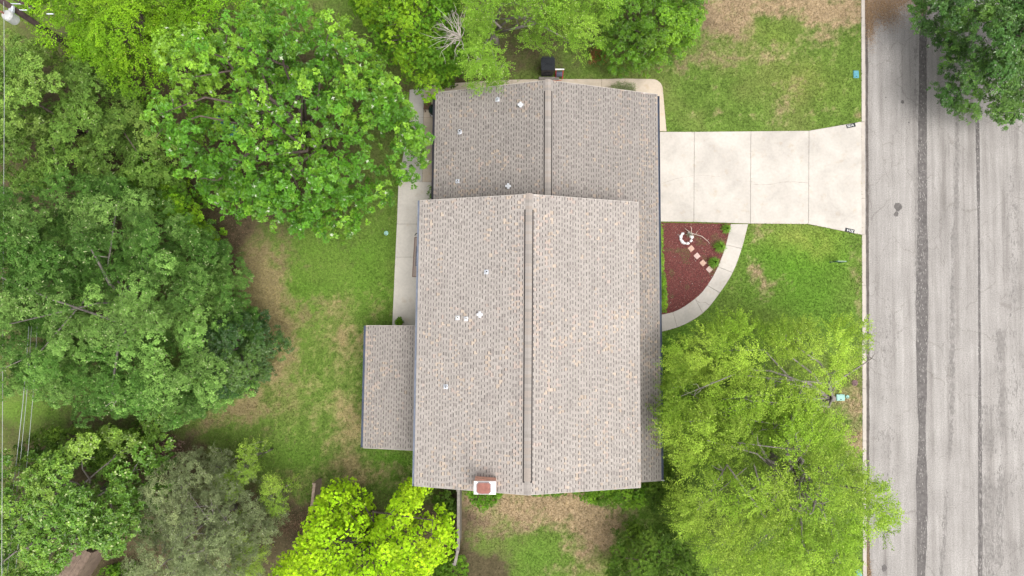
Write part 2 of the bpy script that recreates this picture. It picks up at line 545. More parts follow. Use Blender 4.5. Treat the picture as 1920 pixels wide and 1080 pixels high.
def lawn_tone(x, y):
    """Colour of the turf itself: lush, pale, dry or bare."""
    dry, soil, lush, pale = blobs(DRY, x, y, 1), blobs(SOIL, x, y, 2), blobs(LUSH, x, y, 3), blobs(PALE, x, y, 4)
    n1, n2, n3 = fbm(x, y, 3.0, 5, 11), fbm(x, y, 0.7, 4, 21), fbm(x, y, 0.16, 2, 31)
    base = np.array([0.118, 0.188, 0.034])
    c = np.ones(x.shape + (3,)) * base
    c *= ((0.68 + 0.64 * n2) * (0.72 + 0.56 * n3))[..., None]
    mixin = lambda c, col, f: c + (np.array(col) - c) * np.clip(f, 0, 1)[..., None]
    c = mixin(c, (0.172, 0.19, 0.058), (n1 - 0.45) * 2.0)
    c = mixin(c, (0.105, 0.225, 0.022), lush * (0.45 + 0.6 * n2))
    c = mixin(c, (0.27, 0.29, 0.07), pale * (0.25 + 0.9 * (n2 - 0.2)))
    d = np.clip((dry * 0.78 + (n2 - 0.5) * 1.3 + (n3 - 0.5) * 0.9 - 0.25) * 1.3, 0, 1)
    d = np.where(dry < 0.04, d * np.clip(dry / 0.04, 0, 1), d)
    back = np.clip((-5 - x) / 3, 0, 1)[..., None]          # the back yard's dead turf is greener straw
    straw = (np.array([0.325, 0.235, 0.148]) * (1 - back) + np.array([0.30, 0.228, 0.12]) * back) * (0.75 + 0.5 * n3)[..., None]
    c = c + (straw - c) * (d * (0.92 - 0.1 * back[..., 0]))[..., None]
    s = np.clip((soil * 0.95 + (n2 - 0.5) * 0.9 + (n3 - 0.5) * 0.5 - 0.12) * 1.3, 0, 1)
    s = np.where(soil < 0.05, 0, s)
    earth = np.array([0.072, 0.05, 0.034])[None] * (0.6 + 0.8 * n3)[..., None]
    c = c + (earth - c) * (s * 0.9)[..., None]
    return c, np.clip(dry, 0, 1), np.clip(soil, 0, 1)


NX, NY = 470, 400
gx0, gy0, gy1 = -40.0, -24.0, 28.0
ys = np.linspace(gy0, gy1, NY)
ts = np.linspace(0, 1, NX)
GX = gx0 + ts[None, :] * (kerb_x(ys)[:, None] - gx0)
GY = np.repeat(ys[:, None], NX, 1)
tone, _, _ = lawn_tone(GX, GY)
idx = np.arange(NX * NY).reshape(NY, NX)
F = np.stack([idx[:-1, :-1], idx[:-1, 1:], idx[1:, 1:], idx[1:, :-1]], -1).reshape(-1, 4)
GZ = 0.02 * (fbm(GX, GY, 1.2, 3, 40) - 0.5) - 0.005
lawn = quads('lawn', np.stack([GX, GY, GZ], -1).reshape(-1, 3), F, M['ground'], smooth=True)
a = lawn.data.attributes.new('tone', 'FLOAT_COLOR', 'POINT')
c4 = np.ones((NX * NY, 4), np.float32)
c4[:, :3] = tone.reshape(-1, 3)
a.data.foreach_set('color', c4.ravel())
tag(lawn, kind='structure')
b = MB()
b.add([(-600, -600, -0.3), (600, -600, -0.3), (600, 600, -0.3), (-600, 600, -0.3)], [(0, 1, 2, 3)])
tag(b.build('terrain', M['terrain']), kind='structure')

# ------------------------------------------------------------------ street
ROAD_W = 9.9
road = empty('street', (float(kerb_x(0.0)), 0, 0), ROAD_A and -ROAD_A)
# local axes of the street: +x away from the kerb, +y north along it
road.rotation_euler = (0, 0, -math.atan2(-kdir[0], -kdir[1]))
tag(road, kind='structure')
road_M = Matrix.Translation(road.location) @ Matrix.Rotation(road.rotation_euler[2], 4, 'Z')
road_I = road_M.inverted()


def rl(u, v, z=-0.12):
    p = at(u, v, z)
    return road_I @ Vector((p[0], p[1], z))


b = MB()
b.add([(0.26, -60, -.12), (ROAD_W, -60, -.12), (ROAD_W, 60, -.12), (.26, 60, -.12)], [(0, 1, 2, 3)])
tag(b.build('carriageway', M['asphalt'], road), kind='structure')


def strip(name, cx, hw, y0, y1, z, m, seed, jag=0.35, wob=0.05, n=900, taper=None):
    """A ragged tar band along the street; cx, hw may be lists of (y, value)."""
    y = np.linspace(y0, y1, n)
    f = lambda q: np.interp(y, [k for k, _ in q], [v for _, v in q]) if isinstance(q, list) else np.full(n, q)
    c, h = f(cx), f(hw)
    l = c - h * (1 + jag * (fbm(y, y * 0 + seed, 0.5, 4, seed) - 0.5) * 2) + wob * (fbm(y, y * 0, 3.0, 3, seed) - .5)
    r = c + h * (1 + jag * (fbm(y, y * 0 + seed + 3, 0.5, 4, seed + 2) - 0.5) * 2) + wob * (fbm(y, y * 0, 3.0, 3, seed) - .5)
    r = np.maximum(r, l + 0.01)
    V = np.concatenate([np.stack([l, y, y * 0 + z], -1), np.stack([r, y, y * 0 + z], -1)])
    i = np.arange(n - 1)
    F = np.stack([i, i + n, i + n + 1, i + 1], -1)
    return tag(quads(name, V, F, m, road), kind='structure')


def prof(pts, z=-.116):
    q = sorted([(rl(u, v)[1], rl(u, v)[0]) for u, v in pts])
    return q


seam1 = prof([(1730, -20), (1730, 200), (1729, 400), (1729, 560), (1728, 700), (1729, 800), (1728, 900), (1729, 1000), (1727, 1100)])
wid = [(rl(1728, v)[1], w) for v, w in ((1100, .2), (1000, .3), (900, .33), (850, .24), (800, .2), (760, .26), (680, .32), (560, .36), (400, .3), (250, .26), (100, .23), (-20, .22))]
strip('tar_seam', seam1, wid, -18, 26, -.116, M['tar'], 3, jag=0.16)
seam2 = prof([(1832, 210), (1834, 300), (1836, 500), (1837, 700), (1838, 900), (1838, 1100)])
wid = [(rl(1836, v)[1], w) for v, w in ((1100, .13), (800, .11), (700, .07), (560, .065), (400, .075), (300, .11), (200, .12))]
strip('tar_seam', seam2, wid, -18, 14, -.116, M['tar'], 6, jag=0.25)
M['stain'] = mat('road_stain', (0.205, 0.19, 0.178), 0.9, 0.3, 6, 0.3, 40)
M['grime_shadow'] = mat('gutter_grime_shadow', (0.095, 0.082, 0.074), 0.9, 0.35, 5, 0.3, 40)
strip('gutter_stain_shadow', 0.4, 0.075, -20, 30, -.116, M['grime_shadow'], 9, jag=0.45)  # gutter stain and the kerb's shadow gap, both painted as one dark line
def track(name, pts, w, n, size, m, z, seed):
    """Worn specks along a wheel track: many small ragged flecks."""
    r = np.random.default_rng(seed)
    q = prof(pts)
    ys_, xs_ = np.array([k for k, _ in q]), np.array([v for _, v in q])
    y = r.uniform(ys_[0], ys_[-1], n)
    keep_ = r.random(n) < np.clip((fbm(y, y * 0 + seed, 1.3, 3, seed) - .3) * 2.4, .05, 1)
    y = y[keep_]; n = len(y)
    x = np.interp(y, ys_, xs_) + r.normal(size=n) * w
    L_ = size * r.uniform(.4, 2.2, n); W_ = size * r.uniform(.15, .5, n)
    V = []
    for k in range(5):
        t = 2 * math.pi * k / 5
        f = r.uniform(.6, 1.3, n)
        V.append(np.stack([x + W_ * f * np.cos(t), y + L_ * f * np.sin(t), np.full(n, z) + r.uniform(0, .001, n)], -1))
    V = np.stack(V, 1).reshape(-1, 3)
    i = np.arange(n)[:, None] * 5
    F = np.concatenate([i + np.array([[0, 1, 2]]), i + np.array([[0, 2, 3]]), i + np.array([[0, 3, 4]])])
    o = quads(name, V, F, m, road); o['kind'] = 'stuff'
    return o


track('tyre_marks', [(1716, -10), (1718, 300), (1719, 600)], .05, 900, .09, M['stain'], -.1155, 12)
track('tyre_marks', [(1787, 420), (1786, 620), (1784, 800), (1765, 1080)], .07, 1300, .09, M['stain'], -.1155, 15)
track('tyre_marks', [(1795, 170), (1794, 330), (1790, 480)], .07, 700, .09, M['stain'], -.1155, 18)
track('tyre_marks', [(1876, 620), (1878, 800), (1874, 1060)], .14, 1300, .09, M['stain'], -.1155, 21)
track('tyre_marks', [(1852, 760), (1852, 1090)], .2, 1000, .1, M['stain'], -.1155, 25)
track('tyre_marks', [(1660, 520), (1662, 800), (1655, 1000)], .3, 800, .07, M['stain'], -.1155, 28)
track('tyre_marks', [(1900, 230), (1905, 600), (1900, 1080)], .25, 600, .08, M['stain'], -.1155, 31)
track('worn_flecks', [(1729, -10), (1729, 560), (1728, 800), (1728, 1080)], .26, 1500, .045, M['asphalt'], -.113, 34)
track('worn_flecks', [(1832, 210), (1836, 500), (1838, 1090)], .1, 700, .04, M['asphalt'], -.113, 37)
# oil spots
for k, (u, v, r) in enumerate(((1684, 388, .26), (1680, 402, .16), (1692, 191, .11), (1661, 183, .05), (1658, 1066, .2), (1704, 230, .05))):
    c = rl(u, v)
    n = 44
    b = MB()
    q = [2 * math.pi * i / n for i in range(n)]
    f = [.55 + .9 * float(fbm(np.array([2 + 1.1 * math.cos(t) + k]), np.array([2 + 1.1 * math.sin(t)]), .9, 3, 70 + k)[0]) for t in q]
    b.add([(c[0] + r * f[i] * math.cos(q[i]) * .8, c[1] + r * f[i] * math.sin(q[i]), -.114) for i in range(n)], [tuple(range(n))])
    tag(b.build('oil_spot', M['tar'], road), kind='structure')

# kerb, cast in lengths with open joints; lowered across the driveway
kerb = empty('kerb', tuple(road.location), road.rotation_euler[2])
tag(kerb, kind='structure')
yd0, yd1 = rl(1613, 440, 0)[1], rl(1614, 228, 0)[1]
cuts = [-24, -21, -18, -15, -12, -9, -6, -3, 0, 3.0, float(yd0), float(yd0) + 2.2, float(yd0) + 4.4, float(yd1), float(yd1) + 3, float(yd1) + 6, float(yd1) + 9, float(yd1) + 12, float(yd1) + 15]
for y0, y1 in zip(cuts[:-1], cuts[1:]):
    low = y0 >= yd0 - .01 and y1 <= yd1 + .01
    b = MB()
    zt = -0.03 if low else 0.02
    n = 5
    w0, w1 = 0.01, 0.245
    prof_ = [(w0, -.28), (w0, zt - .01), (w0 + .015, zt), (w1 - .04, zt), (w1 - .012, zt - .02), (w1, zt - .05), (w1 + .02, -.28)]
    g = 0.008
    vs = [(x, y0 + g, z) for x, z in prof_] + [(x, y1 - g, z) for x, z in prof_]
    q = len(prof_)
    fs = [(i, i + 1, q + i + 1, q + i) for i in range(q - 1)] + [tuple(range(q)), tuple(range(q, 2 * q))[::-1]]
    b.add(vs, fs)
    o = b.build('kerb_stone', M['kerb'], kerb)

# far verge over the street
b = MB()
b.add([(ROAD_W + .02, -60, 0), (ROAD_W + 40, -60, 0), (ROAD_W + 40, 60, 0), (ROAD_W + .02, 60, 0), (ROAD_W + .02, -60, -.3), (ROAD_W + .02, 60, -.3)], [(0, 1, 2, 3), (0, 3, 5, 4)])
tag(b.build('verge', M['terrain'], road), kind='structure')


# ------------------------------------------------------------------ paved surfaces: every slab its own piece
CONCRETE_AREAS = []


def paving(name, slabs, m, z=0.035, gap=0.007, base=True):
    root = empty(name, (0, 0, 0))
    tag(root, kind='structure')
    for s in slabs:
        mm = m
        if isinstance(s, tuple): s, mm = s
        P = ccw(poly(s, z))
        CONCRETE_AREAS.append(P)
        if base:
            b = MB(); b.prism(inset(P, -0.004), -0.1, 0.012); o = b.build('joint_bed', M['joint'], root)
        b = MB(); b.prism(inset(P, gap), -0.08, z, bev=0.006)
        b.build('slab', mm, root)
    return root


def crack(parent, pts, z, w=0.012):
    P = [at(u, v, z) for u, v in pts]
    Q = []
    for a_, b_ in zip(P[:-1], P[1:]):
        for k in range(6):
            q = a_ + (b_ - a_) * k / 6
            Q.append(q + np.array([random.uniform(-.015, .015), random.uniform(-.015, .015), 0]))
    Q.append(P[-1])
    V, F = [], []
    for i, q in enumerate(Q):
        d = Q[min(i + 1, len(Q) - 1)] - Q[max(i - 1, 0)]
        n_ = np.array([-d[1], d[0], 0]); n_ /= np.linalg.norm(n_) + 1e-9
        ww = w * random.uniform(.4, 1.1)
        V += [q + n_ * ww / 2, q - n_ * ww / 2]
        if i: F.append((2 * i - 2, 2 * i - 1, 2 * i + 1, 2 * i))
    V = np.array(V); V[:, 2] = z + .004
    return quads('crack', V, F, M['crack'], parent)


drive = paving('driveway', [
    [(1205, 247), (1302, 247), (1301, 416), (1205, 415)],
    [(1302, 247), (1408, 246), (1407, 419), (1301, 416)],
    [(1408, 246), (1517, 245), (1516, 420), (1407, 419)],
    [(1517, 245), (1615.4, 227.8), (1616.1, 440.2), (1516, 420)]], M['concrete'])
crack(drive, [(1238, 345), (1268, 335), (1300, 329)], .035, .012)
crack(drive, [(1302, 328), (1330, 330), (1350, 331)], .035, .008)
crack(drive, [(1412, 346), (1445, 346), (1470, 341), (1490, 341), (1515, 343)], .035, .02)

# curved front walk: outer and inner edge points, north to south-west
walk_o = [(1403, 420), (1391, 466), (1374, 511), (1350, 549), (1318, 587), (1270, 614), (1205, 629)]
walk_i = [(1370, 420), (1361, 459), (1346, 500), (1326, 535), (1303, 560), (1262, 585), (1205, 594)]


def subdiv(pts, k=4):
    P = np.array(pts, float)
    out = []
    for i in range(len(P) - 1):
        p0 = P[max(i - 1, 0)]; p1 = P[i]; p2 = P[i + 1]; p3 = P[min(i + 2, len(P) - 1)]
        for s in range(k):
            t = s / k
            out.append(0.5 * ((2 * p1) + (-p0 + p2) * t + (2 * p0 - 5 * p1 + 4 * p2 - p3) * t * t + (-p0 + 3 * p1 - 3 * p2 + p3) * t ** 3))
    out.append(P[-1])
    return np.array(out)


WO, WI = subdiv(walk_o), subdiv(walk_i)
slabs = []
for i in range(6):
    a_, b_ = i * 4, i * 4 + 4
    slabs.append([tuple(p) for p in WO[a_:b_ + 1]] + [tuple(p) for p in WI[a_:b_ + 1][::-1]])
walk = paving('front_walk', slabs, M['concrete'])
crack(walk, [(1305, 562), (1312, 568), (1322, 567), (1331, 572)], .035, .02)

# path round the garage gable
arc = [(1223 + 20 * math.sin(t), 168 - 20 * math.cos(t)) for t in np.linspace(0, math.pi / 2, 9)]
side = paving('side_path', [
    [(795, 163), (830, 157), (905, 152), (905, 200), (840, 200), (795, 200)],
    [(905, 152), (960, 149), (960, 190), (905, 190)], [(960, 149), (1040, 148), (1040, 190), (960, 190)], [(1040, 148), (1128, 148), (1128, 200), (1040, 200)],
    [(1128, 148), (1172, 147), (1172, 205), (1128, 205)],
    [(1172, 147)] + arc + [(1250, 246), (1205, 246), (1205, 205), (1172, 205)]], M['concrete_warm'])
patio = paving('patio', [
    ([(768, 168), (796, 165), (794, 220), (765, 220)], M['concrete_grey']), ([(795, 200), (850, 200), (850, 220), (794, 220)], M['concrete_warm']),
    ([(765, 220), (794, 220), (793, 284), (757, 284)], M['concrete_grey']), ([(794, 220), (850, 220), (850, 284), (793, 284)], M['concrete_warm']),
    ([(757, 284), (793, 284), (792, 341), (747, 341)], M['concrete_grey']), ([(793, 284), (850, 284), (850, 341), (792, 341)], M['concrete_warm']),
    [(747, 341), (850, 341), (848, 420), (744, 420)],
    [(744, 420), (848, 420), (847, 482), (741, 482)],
    [(741, 482), (847, 482), (846, 640), (734, 640)]], M['concrete_patio_lifted'])

# ------------------------------------------------------------------ house
HR = empty('house', (0.77, -0.25, 0), R(-0.45))
tag(HR, 'long two-storey house with taupe shingle roofs, a lower garage wing and a brick chimney', 'house')
HM = Matrix.Translation(HR.location) @ Matrix.Rotation(R(-0.45), 4, 'Z')
HI = HM.inverted()


def hl(u, v, z):
    p = at(u, v, z)
    return HI @ Vector((p[0], p[1], z))


SL = 0.295
UXW = 5.5
UX, UY, UZ = 5.6, 7.1, 5.3                     # upper roof: half width, half length, eave height
GW, GE, GZE = -5.15, 7.24, 2.6                 # lower wing eaves
GRX = 0.5 * (GW + GE)
GRZ = GZE + (GE - GRX) * SL
URZ = UZ + UX * SL
GN, FS = 13.82, -7.38
# walls
b = MB()
b.prism([(-5.05, -6.75), (5.05, -6.75), (5.05, 6.75), (-5.05, 6.75)], 0, UZ - .05)
for sy in (-6.75, 6.75):
    s = .1 if sy < 0 else -.1
    b.add([(-5.05, sy, UZ - .05), (5.05, sy, UZ - .05), (0, sy, URZ - .28), (-5.05, sy + s, UZ - .05), (5.05, sy + s, UZ - .05), (0, sy + s, URZ - .28)], [(0, 1, 2), (3, 5, 4), (0, 3, 4, 1), (1, 4, 5, 2), (2, 5, 3, 0)])
b.build('wall', M['siding'], HR)
b = MB()
b.prism([(GW + .5, 6.76), (GE - .55, 6.76), (GE - .55, GN - .45), (GW + .5, GN - .45)], 0, GZE - .03)
y_ = GN - .45
b.add([(GW + .5, y_, GZE - .03), (GE - .55, y_, GZE - .03), (GRX, y_, GRZ - .25), (GW + .5, y_ - .1, GZE - .03), (GE - .55, y_ - .1, GZE - .03), (GRX, y_ - .1, GRZ - .25)], [(0, 2, 1), (3, 4, 5), (0, 3, 5, 2), (2, 5, 4, 1)])
b.prism([(5.06, FS + .45), (GE - .55, FS + .45), (GE - .55, 6.75), (5.06, 6.75)], 0, GZE - .03)
tag(b.build('wall', M['brick_wall'], HR), 'brick wall of the single-storey wing')
b = MB()
gy0_, gy1_ = hl(1240, 400, 0)[1], hl(1240, 262, 0)[1]
b.box((GE - .53, (gy0_ + gy1_) / 2, 1.1), (.05, gy1_ - gy0_, 2.15))
b.build('garage_door', M['white_paint'], HR)


class Slope:
    def __init__(self, xe, ze, xr, zr):
        self.e = np.array([xe, 0, ze]); d = np.array([xr - xe, 0, zr - ze]); self.len = np.linalg.norm(d)
        self.u = d / self.len
        self.n = np.array([-self.u[2], 0, self.u[0]]) if self.u[0] > 0 else np.array([self.u[2], 0, -self.u[0]])

    def p(self, s, y, h=0.0):
        s, y, h = np.broadcast_arrays(np.asarray(s, float), y, h)
        return self.e + s[..., None] * self.u + h[..., None] * self.n + np.stack([y * 0, y, y * 0], -1)


def deck(name, rects, label=None):
    """Roof decking with trimmed edges; rects = (slope, s0, s1, y0, y1)."""
    b = MB()
    for sl, s0, s1, y0, y1 in rects:
        q = [sl.p(s, y, h) for h in (-.16, -.004) for s, y in ((s0, y0), (s1, y0), (s1, y1), (s0, y1))]
        b.add(q, [(0, 1, 2, 3), (4, 7, 6, 5), (0, 4, 5, 1), (1, 5, 6, 2), (2, 6, 7, 3), (3, 7, 4, 0)])
    o = b.build(name, M['fascia'], HR)
    if label: o['label'] = label
    return o


EXP = 0.1435
BASE_T = np.array([0.330, 0.298, 0.272])
TAN_T = np.array([0.425, 0.350, 0.285])
PINK_T = np.array([0.395, 0.325, 0.285])
DARK_T = np.array([0.28, 0.25, 0.23])


def tooth_tone(x, y, n, r):
    """Blend drop of the shingles: mostly taupe, with runs of tan and pinkish tabs."""
    c = BASE_T[None] * (0.9 + 0.2 * r.random((n, 1))) * (0.88 + 0.24 * fbm(x, y * .35, 1.1, 4, 57))[:, None]
    p = np.clip((fbm(x, y, 1.4, 3, 51) - 0.52) * 1.0, 0.012, 0.26)
    k = r.random(n)
    c = np.where((k < p)[:, None], TAN_T[None] * (0.85 + 0.22 * r.random((n, 1))), c)
    c = np.where(((k > 1 - p * .5))[:, None], PINK_T[None] * (0.9 + 0.15 * r.random((n, 1))), c)
    c = np.where(((k > .5) & (k < .58))[:, None], DARK_T[None] * (0.9 + .2 * r.random((n, 1))), c)
    return c


def shingles(rects, parent, seed, keep=None, tone_mul=1.0):
    """Laminated shingles: stepped courses, raised tabs with a dark butt line under each. keep(slope, s, y) marks the tabs built one by one."""
    r = np.random.default_rng(seed)
    V, F, C = [], [], []
    single = []
    nv = 0

    def addq(q, c):
        nonlocal nv
        k = len(q)
        V.append(q.reshape(-1, 3))
        F.append((np.arange(k * 4) + nv).reshape(-1, 4))
        C.append(c)
        nv += k * 4
    for sl, s0, s1, y0, y1 in rects:
        flip = sl.u[0] < 0
        n = int(round((s1 - s0) / EXP))
        for i in range(n + 1):
            sa = s0 + i * EXP - (0.02 if i == 0 else 0)
            sb = min(s0 + (i + 1) * EXP + 0.03, s1)
            if sb - sa < 0.03: continue
            # base course, cut into short lengths of slightly different tone
            cuts = [y0]
            while cuts[-1] < y1 - .05: cuts.append(min(y1, cuts[-1] + r.uniform(.12, .5)))
            ya, yb = np.array(cuts[:-1]), np.array(cuts[1:])
            m = len(ya)
            q = np.stack([sl.p(sa, ya, .007), sl.p(sa, yb, .007), sl.p(sb, yb, .001), sl.p(sb, ya, .001)], 1)
            if not flip: q = q[:, ::-1]
            mid = sl.p(sa, (ya + yb) / 2)
            addq(q, tooth_tone(mid[:, 0], mid[:, 1] * 0.4 + i * .13, m, r) * .985)
            q = np.stack([sl.p(sa, ya, -.006), sl.p(sa, yb, -.006), sl.p(sa, yb, .007), sl.p(sa, ya, .007)], 1)
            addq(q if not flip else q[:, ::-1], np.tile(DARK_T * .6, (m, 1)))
            # raised tabs
            y = y0 + r.uniform(0, .2)
            T = []
            while y < y1 - .05:
                w = r.choice([.12, .14, .16, .19])
                T.append((y, min(y + w, y1)))
                y += w + r.choice([.10, .13, .16])
            if not T: continue
            T = np.array(T)
            ya, yb = T[:, 0], T[:, 1]
            mid = sl.p(sa, (ya + yb) / 2)
            col = tooth_tone(mid[:, 0], mid[:, 1], len(T), r)
            kp = np.zeros(len(T), bool)
            if keep is not None:
                kp = np.array([keep(sl, sa, v) for v in (ya + yb) / 2])
                single += [(sl, sa, sb, a0, a1, cc) for a0, a1, cc in zip(ya[kp], yb[kp], col[kp])]
            ya, yb, col = ya[~kp], yb[~kp], col[~kp]
            if not len(ya): continue
            ta = sa + .002
            tp = [sl.p(ta, ya, .016), sl.p(ta, yb, .016), sl.p(sb, yb, .009), sl.p(sb, ya, .009)]
            bt = [sl.p(ta, ya, .003), sl.p(ta, yb, .003), sl.p(sb, yb, .0), sl.p(sb, ya, .0)]
            q = np.stack(tp, 1); addq(q if flip else q[:, ::-1], col)
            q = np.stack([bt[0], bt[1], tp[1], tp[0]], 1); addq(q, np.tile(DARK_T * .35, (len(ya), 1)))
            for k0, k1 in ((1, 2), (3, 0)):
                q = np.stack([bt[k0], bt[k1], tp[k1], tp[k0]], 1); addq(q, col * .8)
            if i > 0:
                # dark granule line printed under the butt
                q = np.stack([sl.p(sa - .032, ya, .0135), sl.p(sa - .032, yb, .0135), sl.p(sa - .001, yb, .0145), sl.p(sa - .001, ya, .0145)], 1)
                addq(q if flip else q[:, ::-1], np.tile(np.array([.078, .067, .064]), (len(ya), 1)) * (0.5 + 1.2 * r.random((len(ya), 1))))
    o = quads('shingles', np.concatenate(V), np.concatenate(F), M['shingle'], parent, np.concatenate(C) * tone_mul)
    o['kind'] = 'stuff'
    return single


uw, ue = Slope(-UXW, UZ + (UX - UXW) * SL, 0, URZ), Slope(UX, UZ, 0, URZ)
rects = [(uw, 0, uw.len, -UY, UY), (ue, 0, ue.len, -UY, UY)]
roofU = deck('roof', rects, 'main upper gable roof')
single = shingles(rects, roofU, 101, keep=lambda sl, s, y: sl.len - .74 < s < sl.len - .34 and -5.6 < y < 6.3)
# the tabs beside the ridge vent, one object each, sharing meshes by tone
kinds = {}
assert len(single) <= 300, len(single)
for j, (sl, sa, sb, y0, y1, c) in enumerate(single):
    tone_k = min(range(4), key=lambda k: abs(c - (BASE_T, TAN_T, PINK_T, DARK_T)[k]).sum())
    wk = round(y1 - y0, 2)
    key = (tone_k, wk, sl.u[0] > 0)
    if key not in kinds:
        L_ = sb - sa
        flip = sl.u[0] < 0
        # local: x up the slope, y along the eave, z off the roof
        v = [(.002, -wk / 2, .003), (.002, wk / 2, .003), (L_, wk / 2, 0), (L_, -wk / 2, 0), (.002, -wk / 2, .016), (.002, wk / 2, .016), (L_, wk / 2, .009), (L_, -wk / 2, .009),
             (-.032, -wk / 2, .0135), (-.032, wk / 2, .0135), (-.001, wk / 2, .0145), (-.001, -wk / 2, .0145)]
        f = [(4, 7, 6, 5), (0, 4, 5, 1), (1, 5, 6, 2), (3, 7, 4, 0), (8, 11, 10, 9)]
        base = (BASE_T, TAN_T, PINK_T, DARK_T)[tone_k]
        fc = np.array([base, DARK_T * .35, base * .8, base * .8, (.065, .056, .055)])
        o = quads('shingle', v, f, M['shingle'], roofU, fc)
        kinds[key] = o
    else:
        o = kinds[key].copy()
        COL.objects.link(o)
    o.parent = roofU
    ux, uz = sl.u[0], sl.u[2]
    X = Vector((ux, 0, uz)); Z = Vector(tuple(sl.n)); Y = Z.cross(X)
    p = sl.p(sa, (y0 + y1) / 2)
    o.matrix_local = Matrix(((X[0], Y[0], Z[0], p[0]), (X[1], Y[1], Z[1], p[1]), (X[2], Y[2], Z[2], p[2]), (0, 0, 0, 1)))

gw, ge = Slope(GW, GZE, GRX, GRZ), Slope(GE, GZE, GRX, GRZ)
sx = (GE - 5.0) / (GE - GRX) * ge.len
rects = [(gw, 0, gw.len, 6.76, GN), (ge, 0, ge.len, 6.76, GN), (ge, 0, sx, FS, 6.76)]
roofG = deck('roof', rects, 'lower gable roof over the garage wing and the front strip')
shingles(rects, roofG, 102, tone_mul=0.77)  # all shingle colours of the lower roof scaled darker than the upper roof's
PXW, PZ0 = -8.72, 2.5
pw = Slope(PXW, PZ0, -5.04, PZ0 + 3.68 * .22)
rects = [(pw, 0, pw.len, -5.78, 0.78)]
roofP = deck('roof', rects, 'single-pitch roof of the back porch')
shingles(rects, roofP, 103, tone_mul=0.88)  # porch shingle colours scaled a little darker than the upper roof's
b = MB()
for y in (-5.5, -2.5, .5):
    b.box((PXW + .25, y, 1.2), (.14, .14, 2.4))
b.build('porch_post', M['white_paint'], HR)


def ridge(parent, x, z, y0, y1, v0, v1, seed):
    """Cap shingles along the ridge, raised over a dark vent slot between v0 and v1."""
    r = random.Random(seed)
    W_ = .33 / 2
    b = MB()
    for sx in (-1, 1):
        q = [(x + sx * k, yy, z + h - k * SL) for h in (-.03, .034) for k, yy in ((W_ - .03, v0), (W_ + .055, v0), (W_ + .055, v1), (W_ - .03, v1))]
        b.add(q, [(0, 1, 2, 3), (4, 7, 6, 5), (0, 4, 5, 1), (1, 5, 6, 2), (2, 6, 7, 3), (3, 7, 4, 0)])
    b.build('ridge_vent', M['vent_dark'], parent)
    tones = [BASE_T * .84, BASE_T * .76, BASE_T * .9, np.array([.29, .25, .22])]
    protos = {}
    y = y0
    while y < y1 - .02:
        L_ = min(.155, y1 - y)
        up = .042 if v0 <= y + L_ * .5 <= v1 else .018
        k = r.randrange(4)
        key = (k, up)
        if key not in protos:
            v = [(-W_, 0, -W_ * SL), (0, 0, 0), (W_, 0, -W_ * SL), (-W_, .15, -W_ * SL + .008), (0, .15, .008), (W_, .15, -W_ * SL + .008), (-W_, 0, -W_ * SL - .02), (W_, 0, -W_ * SL - .02), (-W_, .15, -W_ * SL - .012), (W_, .15, -W_ * SL - .012)]
            f = [(0, 1, 4, 3), (1, 2, 5, 4), (6, 0, 3, 8), (2, 7, 9, 5)]
            o = quads('cap_shingle', v, f, M['shingle'], parent, np.array([tones[k]] * 4))
            protos[key] = o
        else:
            o = protos[key].copy(); COL.objects.link(o)
        o.location = (x, y, z + up)
        o.parent = parent
        y += .155


ridge(roofU, 0, URZ, -UY, UY, -6.55, 6.35, 1)
ridge(roofG, GRX, GRZ, 6.76, GN, 6.9, 13.25, 2)


def gutter(name, x, y0, y1, z, out, m, w=.13):
    b = MB()
    y, L_ = (y0 + y1) / 2, y1 - y0
    b.box((x + out * (w / 2), y, z - .1), (w, L_, .012))
    b.box((x + out * (w - .008), y, z - .045), (.016, L_, .1))
    b.box((x + out * .008, y, z - .05), (.016, L_, .09))
    for ye in (y0, y1): b.box((x + out * w / 2, ye, z - .05), (w, .012, .1))
    k = int(L_ / .9)
    for i in range(k): b.box((x + out * w / 2, y0 + (i + .5) * L_ / k, z - .008), (w, .03, .01))
    return b.build(name, m, HR)


gutter('gutter', -UXW - .005, -UY, UY, UZ + .03, -1, M['gutter_pale'], .11)
gutter('gutter', GW - .005, 7.0, GN - .05, GZE, -1, M['gutter_dark'], .14)
gutter('gutter', GE + .005, FS, GN - .1, GZE, 1, M['gutter_slate'], .13)
gutter('gutter', PXW - .005, -5.75, .76, PZ0, -1, M['gutter_slate'], .13)
b = MB(); b.box((GE + .1, FS + .02, GZE - .1), (.16, .05, .12)); b.box((GE + .06, FS + .06, 1.25), (.07, .09, 2.4))
b.build('downspout', M['white_paint'], HR)
# thin metal drip edge along the rakes
b = MB()
for sl, y, s1 in ((uw, UY, uw.len), (ue, UY, ue.len), (uw, -UY, uw.len), (ue, -UY, ue.len), (gw, GN, gw.len), (ge, GN, ge.len), (pw, .78, pw.len), (pw, -5.78, pw.len)):
    s = .008 if y > 0 else -.008
    q = [sl.p(a_, y + d, h) for h in (-.05, .012) for a_, d in ((0, s * .25), (s1, s * .25), (s1, s * 2), (0, s * 2))]
    b.add(q, [(0, 1, 2, 3), (4, 7, 6, 5), (0, 4, 5, 1), (1, 5, 6, 2), (2, 6, 7, 3), (3, 7, 4, 0)])
b.build('drip_edge', M['fascia'], HR)

